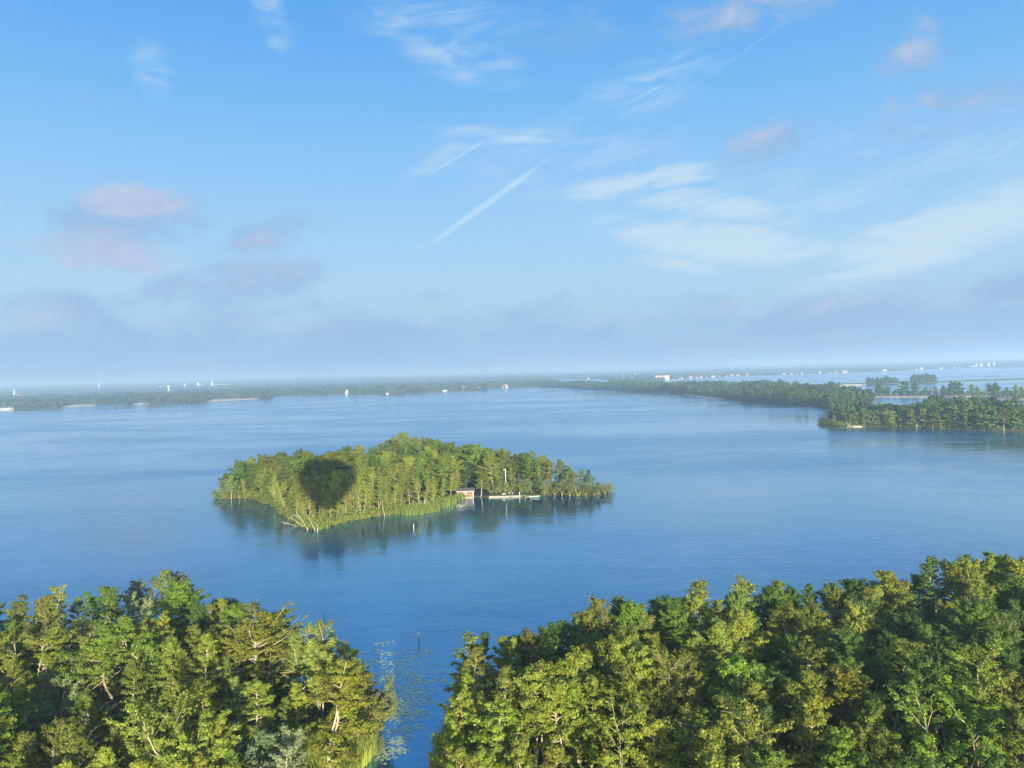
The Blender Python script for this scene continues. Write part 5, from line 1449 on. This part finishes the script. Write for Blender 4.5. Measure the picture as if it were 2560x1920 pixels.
def house(px, py, w, d, h, label, wall=None, roof=None, rz=0.0, rise=0.35, storeys=1, nwin=3, hip=False, name="house", cat="house", chimney=False, dist=9.0, z=0.6):
    """gabled house: walls, roof, windows with panes, a door"""
    if not 1400 < px < 1640:
        py = shore_y(px)
    x, y = at(px, py, 0)
    if 1:
        n = math.hypot(x, y)
        x, y = x + x / n * dist, y + y / n * dist
    t = thing(name, label, cat, x, y, z, rz - math.atan2(x, y))
    wall, roof = wall or M_HOUSE, roof or M_TILE
    MB().box(-w / 2, w / 2, -d / 2, d / 2, -0.5, h).add([(-w / 2, -d / 2, h), (-w / 2, d / 2, h), (-w / 2, 0, h + d * rise), (w / 2, -d / 2, h), (w / 2, d / 2, h), (w / 2, 0, h + d * rise)], [(0, 2, 1), (3, 4, 5), (0, 3, 5, 2), (1, 2, 5, 4)]).build("wall", wall, t)
    e, k = 0.5, (d * 0.42 if hip else 0)
    zr = h + d * rise + 0.12
    ze = h - e * rise * 1.6 + 0.12
    rf = MB()
    top = [(-w / 2 - e, -d / 2 - e, ze), (w / 2 + e, -d / 2 - e, ze), (w / 2 + e - k, 0, zr), (-w / 2 - e + k, 0, zr), (w / 2 + e, d / 2 + e, ze), (-w / 2 - e, d / 2 + e, ze)]
    low = [(a, b, c - 0.14) for a, b, c in top]
    rf.add(top + low, [(0, 1, 2, 3), (3, 2, 4, 5), (7, 6, 9, 8), (8, 9, 11, 10), (0, 6, 7, 1), (5, 4, 10, 11), (0, 3, 9, 6), (3, 5, 11, 9), (1, 7, 8, 2), (2, 8, 10, 4)] + ([(0, 3, 5), (1, 4, 2)] if hip else []))
    r = rf.build("roof", roof, t)
    if chimney:
        MB().box(-w * 0.2 - 0.35, -w * 0.2 + 0.35, -0.35, 0.35, zr - 0.6, zr + 1.1).build("chimney", M_BRICK, r)
    for s in range(storeys):
        for i in range(nwin):
            if s == 0 and i == nwin // 2 and nwin > 1:
                MB().box(-0.5, 0.5, -d / 2 - 0.06, -d / 2 + 0.02, 0.02, 2.1).build("door", M_DARK, t)
                continue
            cx = -w / 2 + w * (i + 0.5) / nwin
            z0 = 0.9 + s * 2.8
            f_ = MB().box(cx - 0.62, cx + 0.62, -d / 2 - 0.05, -d / 2 + 0.02, z0, z0 + 1.4).build("window", M_HOUSE, t)
            MB().box(cx - 0.54, cx + 0.54, -d / 2 - 0.065, -d / 2 - 0.052, z0 + 0.08, z0 + 1.32).build("pane", M_GLASS, f_)
    return t


house(868, 982, 10, 9, 4.4, "pale villa with a steep gable alone on the wooded far shore", M_CREAM, M_GREY, 1.35, 0.7, 2, 3, chimney=True)
house(935, 980, 9, 8, 3.2, "small white house with a red roof between clumps of trees on the far shore", M_HOUSE, M_TILE, 0.2)
house(968, 981, 7, 6, 3.0, "low white boathouse beside the dark tree clump on the far shore", M_HOUSE, M_SLATE, 0.1, nwin=2)
house(1112, 977, 13, 7, 2.6, "long low white house with a pale flat-looking roof on the far shore", M_HOUSE, M_GREY, 0.0, 0.15)
house(1159, 976, 10, 9, 5.5, "cream house with a pinkish roof half hidden among trees on the far shore", M_CREAM, M_TILE, 0.5, 0.55, 2, dist=45, z=2.5)
house(1198, 974, 8, 8, 5.5, "narrow cream house with a grey roof near the wooded point of the far shore", M_CREAM, M_SLATE, 0.9, 0.55, 2, 2, dist=30, z=1.5)
house(1262, 969, 18, 11, 5.5, "large cream house with a wide orange roof at the far end of the lake", M_CREAM, M_TILE, 0.1, 0.42, 2, 4, hip=True, chimney=True)
for k, (px, w, wl, rf_, rz, lab) in enumerate(((4, 8, M_GREY, M_SLATE, 0.2, "grey house with a dark roof at the very edge of the far lake shore"), (16, 10, M_CREAM, M_SLATE, -0.1, "cream house with a wide dark roof in the waterside hamlet"), (27, 8, M_CREAM, M_SLATE, 0.4, "smaller cream house with a dark roof beside the waterside hamlet's wide one"))):
    house(px, 1017 - 0.03 * px, w, 8, 3.4, lab, wl, rf_, rz, 0.4, 1, 3, dist=4)
# the red-roofed hotel and the villages across the second lake
hx = house(1655, 947, 62, 16, 13, "long white hotel with a red roof and raised gables across the second lake", M_CREAM, M_TILE, 0.0, 0.36, 4, 11, name="hotel", cat="hotel", dist=70)
for gx_ in (-24, -6, 14, 26):
    MB().box(gx_ - 3.5, gx_ + 3.5, -8.8, -8.06, -0.4, 15.5).add([(gx_ - 3.5, -8.8, 15.5), (gx_ + 3.5, -8.8, 15.5), (gx_, -8.8, 18.6), (gx_ - 3.5, -4, 15.5), (gx_ + 3.5, -4, 15.5), (gx_, -4, 18.6)], [(0, 1, 2), (3, 5, 4), (0, 2, 5, 3), (1, 4, 5, 2), (0, 3, 4, 1)]).build("gable", M_HOUSE, hx)
village = [
    (1703, 943.5, 12, M_HOUSE, M_SLATE, "first white house with a dark roof east of the hotel"), (1716, 943, 10, M_BRICK, M_TILE, "brick house with an orange roof just past the hotel"), (1726, 942.5, 14, M_HOUSE, M_TILE, "wide white house with an orange roof past the hotel"), (1737, 941, 16, M_CREAM, M_SLATE, "large cream house with a dark roof in the lakeside village"), (1744, 943.5, 9, M_HOUSE, M_SLATE, "small white house at the water in the lakeside village"),
    (1753, 942.5, 9, M_HOUSE, M_TILE, "small white house with an orange roof at the water in the lakeside village"), (1764, 942, 11, M_CREAM, M_TILE, "cream house with an orange roof at the village's end"), (1782, 941, 16, M_HOUSE, M_SLATE, "broad white house with a dark roof between two gardens"), (1798, 940.5, 10, M_BRICK, M_SLATE, "brick house with a dark roof among waterside gardens"), (1813, 939.8, 13, M_CREAM, M_SLATE, "cream house with a dark roof by the pointed tree"),
    (1829, 939, 11, M_HOUSE, M_TILE, "white house with an orange roof by the pointed tree"), (1845, 938, 13, M_HOUSE, M_SLATE, "white house with a wide dark roof before the long tree belt"), (1868, 937, 10, M_BRICK, M_TILE, "brick house with an orange roof before the long tree belt"), (1902, 936, 12, M_BRICK, M_SLATE, "lone brick house halfway along the tree belt"), (1960, 933.5, 12, M_CREAM, M_TILE, "lone cream house behind the spit's single round tree"),
    (1978, 932.8, 10, M_HOUSE, M_SLATE, "small white house in the row facing the second lake"), (1992, 932, 13, M_CREAM, M_SLATE, "cream house in the row facing the second lake"), (2004, 931.5, 10, M_HOUSE, M_TILE, "white house with an orange roof in the row facing the second lake"), (2048, 931.5, 14, M_HOUSE, M_GREY, "long pale barn on a low headland of the second lake"), (2076, 928.5, 12, M_CREAM, M_SLATE, "cream house left of the big white farmhouse"),
    (2090, 928, 11, M_BRICK, M_TILE, "brick house next to the big white farmhouse"), (2112, 927.5, 22, M_HOUSE, M_TILE, "big white farmhouse standing bright above the second lake"), (2212, 924, 17, M_HOUSE, M_TILE, "white house alone between tree belts on the second lake"), (2290, 920.5, 12, M_CREAM, M_SLATE, "cream house among trees toward the apartment blocks"), (2304, 920, 14, M_CREAM, M_GREY, "pale flat house among trees toward the apartment blocks"),
    (2353, 918.5, 16, M_HOUSE, M_SLATE, "white house with a dark roof, last large one before the apartment blocks"), (2385, 917.5, 10, M_HOUSE, M_TILE, "small white house close to the apartment blocks"), (2399, 917, 11, M_CREAM, M_TILE, "cream house with an orange roof close to the apartment blocks"), (2432, 916, 14, M_HOUSE, M_GREY, "low white building at the foot of the first apartment block")]
for k, (px, py, w, wl, rf_, lab) in enumerate(village):
    house(px, py + 1.5, w * 1.15, 9, 3.6 if w < 14 else 5.6, lab, wl, rf_, ((k * 37) % 9 - 4) * 0.12, 0.55, 1 if w < 14 else 2, 3, dist=12)
for px, nm in ((2440, "first and lowest"), (2452, "second"), (2471, "third"), (2483, "fourth and last")):
    x, y = at(px, shore_y(px), 0)
    n = math.hypot(x, y)
    t = thing("apartment_block", f"{nm} white apartment block of the four across the second lake", "apartment block", x * (n + 40) / n, y * (n + 40) / n, 0.6, -math.atan2(x, y) + 0.5)
    hh = 19 if px == 2440 else 23
    MB().box(-7.5, 7.5, -7, 7, -0.5, hh).build("wall", M_HOUSE, t)
    MB().box(-7.8, 7.8, -7.3, 7.3, hh + 0.004, hh + 1.2).build("roof", M_GREY, t)
    MB().box(7.52, 8.1, -6.5, 6.5, -0.3, hh - 0.5).build("flank", M_BRICK, t)
    for s in range(7 if hh > 20 else 6):
        MB().box(-6.8, 6.8, -7.08, -7.01, 1.2 + s * 3.05, 2.5 + s * 3.05).build("window_band", M_GLASS, t)
# church spire, water tower and the works on the left horizon
x, y = at(36, 999, 0.6)
n = math.hypot(x, y)
t = thing("church", "small church with a slim pale spire among hazy trees", "church", x * 1.15, y * 1.15, 0.6, -math.atan2(x, y))
MB().box(-3, 3, -3, 3, -0.5, 20).build("tower", M_CREAM, t)
MB().add([(-3.2, -3.2, 20.01), (3.2, -3.2, 20.01), (3.2, 3.2, 20.01), (-3.2, 3.2, 20.01), (0, 0, 45)], [(0, 1, 4), (1, 2, 4), (2, 3, 4), (3, 0, 4), (3, 2, 1, 0)]).build("spire", M_CREAM, t)
MB().box(3.05, 20, -5, 5, -0.5, 9).add([(3.05, -5.3, 9), (20, -5.3, 9), (20, 0, 14), (3.05, 0, 14), (20, 5.3, 9), (3.05, 5.3, 9)], [(0, 1, 2, 3), (3, 2, 4, 5), (1, 4, 2), (0, 3, 5)]).build("nave", M_BRICK, t)
x, y = at(422, 985, 0.6)
t = thing("water_tower", "white water tower rising out of the hazy woods", "water tower", x * 1.02, y * 1.02, 0.6)
MB().tube([(0, 0, -0.5), (0, 0, 24)], [3.2, 2.6], 12).build("shaft", M_HOUSE, t)
MB().tube([(0, 0, 24.01), (0, 0, 27), (0, 0, 33)], [2.7, 5.0, 5.0], 14).build("tank", M_HOUSE, t)
MB().tube([(0, 0, 33.01), (0, 0, 36)], [5.2, 0.5], 14).build("roof", M_GREY, t)


def works(px, w, h, label, stack=False, d=6200, mat=None):
    r_ = ray(px, 966 - 0.0281 * px)
    x, y = r_[0] / r_[1] * d, d
    z = 0.6 + max(0.0, float(hill_z(x, y)))
    t = thing("factory_tower" if stack else "factory_hall", label, "factory", x, y, z, -math.atan2(x, y))
    MB().box(-w / 2, w / 2, -14, 14, -2, h).build("wall", mat or M_HOUSE, t)
    MB().box(-w / 2 - 0.6, w / 2 + 0.6, -14.6, 14.6, h + 0.01, h + 1.5).build("roof", M_GREY, t)
    if stack:
        MB().box(-w * 0.3, w * 0.3, -9, 9, h + 1.52, h + 9).build("penthouse", M_CREAM, t)
    else:
        MB().box(-w * 0.45, w * 0.45, -14.12, -14.01, h * 0.45, h * 0.62).build("window_band", M_GLASS, t)


works(402, 40, 11, "pale hall farthest along the hazy factory skyline on the wooded horizon")
works(461, 16, 20, "slim pinkish tower beside the hazy factory on the horizon", True, mat=M_CREAM)
works(495, 20, 27, "taller of the hazy factory towers, with white halls at its foot", True)
works(500, 60, 13, "white hall at the foot of the taller factory tower")
works(530, 20, 29, "hazy factory tower in the middle of the long white halls", True, mat=M_CREAM)
works(552, 100, 14, "longest white factory hall on the hazy horizon")
x, y = ray(213, 0)[0] / ray(213, 0)[1] * 7000, 7000.0
t = thing("radio_tower", "faint grey tower block on the hazy wooded horizon", "tower", x, y, 0.6 + float(hill_z(x, y)))
MB().box(-7, 7, -7, 7, -2, 44).build("shaft", M_GREY, t)
MB().box(-4, 4, -4, 4, 44.01, 52).build("penthouse", M_GREY, t)
# masts and sails by the harbour across the second lake
for px, py, h, lab in ((1559, 953, 30, "tall white mast with cross-arms beside the harbour trees"), (1588, 947, 44, "very thin tall mast behind the harbour")):
    x, y = at(px, py, 0.6)
    t = thing("radio_mast", lab, "mast", x, y, 0.6)
    MB().tube([(0, 0, -0.5), (0, 0, h)], [0.9, 0.25], 7).build("mast", M_HOUSE, t)
    for zz, ww in ((h * 0.55, 4.5), (h * 0.78, 3)):
        MB().box(-ww, ww, -0.2, 0.2, zz, zz + 0.5).build("cross_arm", M_HOUSE, t)
house(1581, 948, 26, 12, 9, "grey pavilion with a stepped roof in the harbour trees", M_GREY, M_SLATE, 0.1, 0.3, 2, 5, dist=40)


def sailboat(px, py, lab, s=1.0):
    x, y, r = facing(px, py, 0)
    t = thing("sailing_boat", lab, "sailing boat", x, y, 0, r + 0.3, "sailing boats on the second lake")
    t.scale = (s, s, s)
    vs = []
    for u in np.linspace(0, 1, 9):
        bw = 1.5 * math.sin(math.pi * (0.15 + 0.85 * u)) ** 0.6 + 0.02 if u < 0.999 else 0.03
        vs += [(-4 + 8 * u, -bw, 0.9 + 0.3 * u), (-4 + 8 * u, -bw * 0.6, -0.3), (-4 + 8 * u, bw * 0.6, -0.3), (-4 + 8 * u, bw, 0.9 + 0.3 * u)]
    mesh_obj("hull", vs, [(i * 4 + k, i * 4 + 4 + k, i * 4 + 4 + (k + 1) % 4, i * 4 + (k + 1) % 4) for i in range(8) for k in range(4)] + [(0, 1, 2, 3), (35, 34, 33, 32)], M_HOUSE, t)
    MB().tube([(0.6, 0, 0.8), (0.6, 0, 12)], 0.09, 6).build("mast", M_GREY, t)
    MB().add([(0.45, 0.0, 1.9), (-3.6, 0.5, 1.9), (0.45, 0, 11.8), (0.45, 0.04, 1.9), (-3.6, 0.54, 1.9), (0.45, 0.04, 11.8)], [(0, 1, 2), (5, 4, 3), (0, 3, 4, 1), (1, 4, 5, 2), (2, 5, 3, 0)]).build("mainsail", M_HOUSE, t)
    MB().add([(0.8, 0, 1.6), (3.8, 0.2, 1.4), (0.75, 0, 9.5), (0.8, 0.04, 1.6), (3.8, 0.24, 1.4), (0.75, 0.04, 9.5)], [(0, 1, 2), (5, 4, 3), (0, 3, 4, 1), (1, 4, 5, 2), (2, 5, 3, 0)]).build("jib", M_HOUSE, t)


sailboat(1471, 949.3, "white sailing boat on the narrow water behind the spit", 1.3)
rowboat(2031, 1018.3, "small pale fishing boat moored against the wooded spit", 0.0, 7.5, M_PALE, "fishing_boat")
for k, px in enumerate((1642, 1668, 1684, 1697)):
    x, y = at(px, 951.2 - 0.03 * (px - 1640), 0)
    t = thing("moored_yacht", ("white yacht moored nearest the harbour trees", "white yacht moored in front of the hotel", "white yacht moored just east of the hotel", "white yacht moored before the first village houses")[k], "yacht", x, y, 0, 0.3 * k)
    mb = MB()
    vs = []
    for u in np.linspace(0, 1, 7):
        bw = 1.8 * math.sin(math.pi * (0.2 + 0.8 * u)) ** 0.6 + 0.02 if u < 0.999 else 0.03
        vs += [(-5.5 + 11 * u, -bw, 1.3 + 0.4 * u), (-5.5 + 11 * u, -bw * 0.6, -0.3), (-5.5 + 11 * u, bw * 0.6, -0.3), (-5.5 + 11 * u, bw, 1.3 + 0.4 * u)]
    mesh_obj("hull", vs, [(i * 4 + j, i * 4 + 4 + j, i * 4 + 4 + (j + 1) % 4, i * 4 + (j + 1) % 4) for i in range(6) for j in range(4)] + [(0, 1, 2, 3), (27, 26, 25, 24)], M_HOUSE, t)
    MB().box(-3.2, 1.4, -1.1, 1.1, 1.35, 2.5, 0.1).build("cabin", M_CREAM, t)
    MB().tube([(0.5, 0, 1.5), (0.5, 0, 12)], 0.1, 6).build("mast", M_GREY, t)

# ---------------------------------------------------------------- the balloon that carries the camera; its envelope shades the dark patch on the island
bl = thing("hot_air_balloon", "hot air balloon overhead, casting the dark round shadow on the island trees", "balloon", -0.3, -1.7, 48.3)
ENV_R, ENV_C = 11.2, 24.4
ev, ef = [], []
nseg = 32
prof = [(0.12, -1.22), (0.34, -1.05), (0.60, -0.78), (0.83, -0.44), (0.95, -0.10), (1.0, 0.22), (0.96, 0.50), (0.82, 0.76), (0.58, 0.95), (0.30, 1.05), (0.02, 1.08)]
for rr_, zz in prof:
    for k in range(nseg):
        a = 2 * math.pi * k / nseg
        bulge = 1 + 0.02 * abs(math.sin(a * nseg / 4))
        ev.append((ENV_R * rr_ * bulge * math.cos(a), ENV_R * rr_ * bulge * math.sin(a), ENV_C + ENV_R * zz))
ef = [(i * nseg + k, i * nseg + (k + 1) % nseg, (i + 1) * nseg + (k + 1) % nseg, (i + 1) * nseg + k) for i in range(len(prof) - 1) for k in range(nseg)]
mesh_obj("envelope", ev, ef, plain("balloon cloth", (0.55, 0.10, 0.07), (0.50, 0.09, 0.06), 0.1, 0.7), bl, smooth=True)
mb = MB()
for a in (0.785, 2.356, 3.927, 5.498):
    mb.tube([(0.55 * math.cos(a), 0.55 * math.sin(a), 1.2), (0.5 * math.cos(a), 0.5 * math.sin(a), 3.2), (1.06 * math.cos(a), 1.06 * math.sin(a), ENV_C - ENV_R * 1.22)], 0.02, 6)
mb.build("suspension_cables", M_GREY, bl)
MB().tube([(0, 0, 3.1), (0, 0, 3.5)], [0.25, 0.18], 12).build("burner", M_GREY, bl)
bk = MB()
bk.box(-0.85, 0.85, -0.6, 0.6, 0.0, 0.06)
for x0, x1, y0, y1 in ((-0.85, 0.85, -0.6, -0.55), (-0.85, 0.85, 0.55, 0.6), (-0.85, -0.80, -0.547, 0.547), (0.80, 0.85, -0.547, 0.547)):
    bk.box(x0, x1, y0, y1, 0.063, 1.15)
bk.build("basket", M_TIMBER, bl)


# ---------------------------------------------------------------- a label for every tree: what it looks like, and where to find it
ONES = "first second third fourth fifth sixth seventh eighth ninth".split()
ORD = ONES + "tenth eleventh twelfth thirteenth fourteenth fifteenth sixteenth seventeenth eighteenth nineteenth".split()
for tens, th in (("twenty", "twentieth"), ("thirty", "thirtieth"), ("forty", "fortieth"), ("fifty", "fiftieth")):
    ORD += [th] + [f"{tens}-{o}" for o in ONES]
bpy.context.view_layer.update()
ZONES = {LW: (-1, "from the channel", "in the shed wood's {} row", 9.0), RW: (1, "from the channel", "in the larger wood's {} row", 8.0),
         IW: (1, "from the outer tip", "in the island's {} row", 22.0), HW: (1, "from the tip", "in the wooded headland's {} row", 60.0),
         "spit": (-1, "from the near end", "on the wooded spit", None), "sandbar": (1, "from the open end", "in the row on the sandbar", None)}
for zone, (sg, frm, where, band) in ZONES.items():
    mine = [r for r in TREES if r[1] == zone]
    dmin = min(math.hypot(r[0].location[0], r[0].location[1]) for r in mine)
    rows = {}
    for r in mine:
        d = math.hypot(r[0].location[0], r[0].location[1])
        rows.setdefault(int((d - dmin) / band) if band else 0, []).append(r)
    for k, (q, rr_) in enumerate(sorted(rows.items())):
        rr_.sort(key=lambda r: sg * math.atan2(r[0].location[0], r[0].location[1]))
        for i, r in enumerate(rr_):
            r[0]["group"] = {LW: "trees of the wood with the sheds", RW: "trees of the larger wood", IW: "trees of the island", HW: "trees of the headland"}.get(zone, "trees of the " + zone)
            if not r[5]:
                r[0]["label"] = f"{TONEWORD[r[3]]} {WORDS[r[2]][2]}, {ORD[i]} {frm} {where.format(ORD[k])}"


# ---------------------------------------------------------------- the air between the balloon and the far shore
m_haze, T = material("lake haze")
pv = T.n("ShaderNodeVolumePrincipled")
pv.inputs["Color"].default_value = (0.68, 0.855, 1.0, 1)
pv.inputs["Density"].default_value = 0.00022
pv.inputs["Anisotropy"].default_value = 0.35
finish(T, None, pv.outputs[0])
hz = MB().box(-19500, 19500, -300, 19500, -1.7, 104).build("haze", m_haze)
hz["kind"] = "stuff"
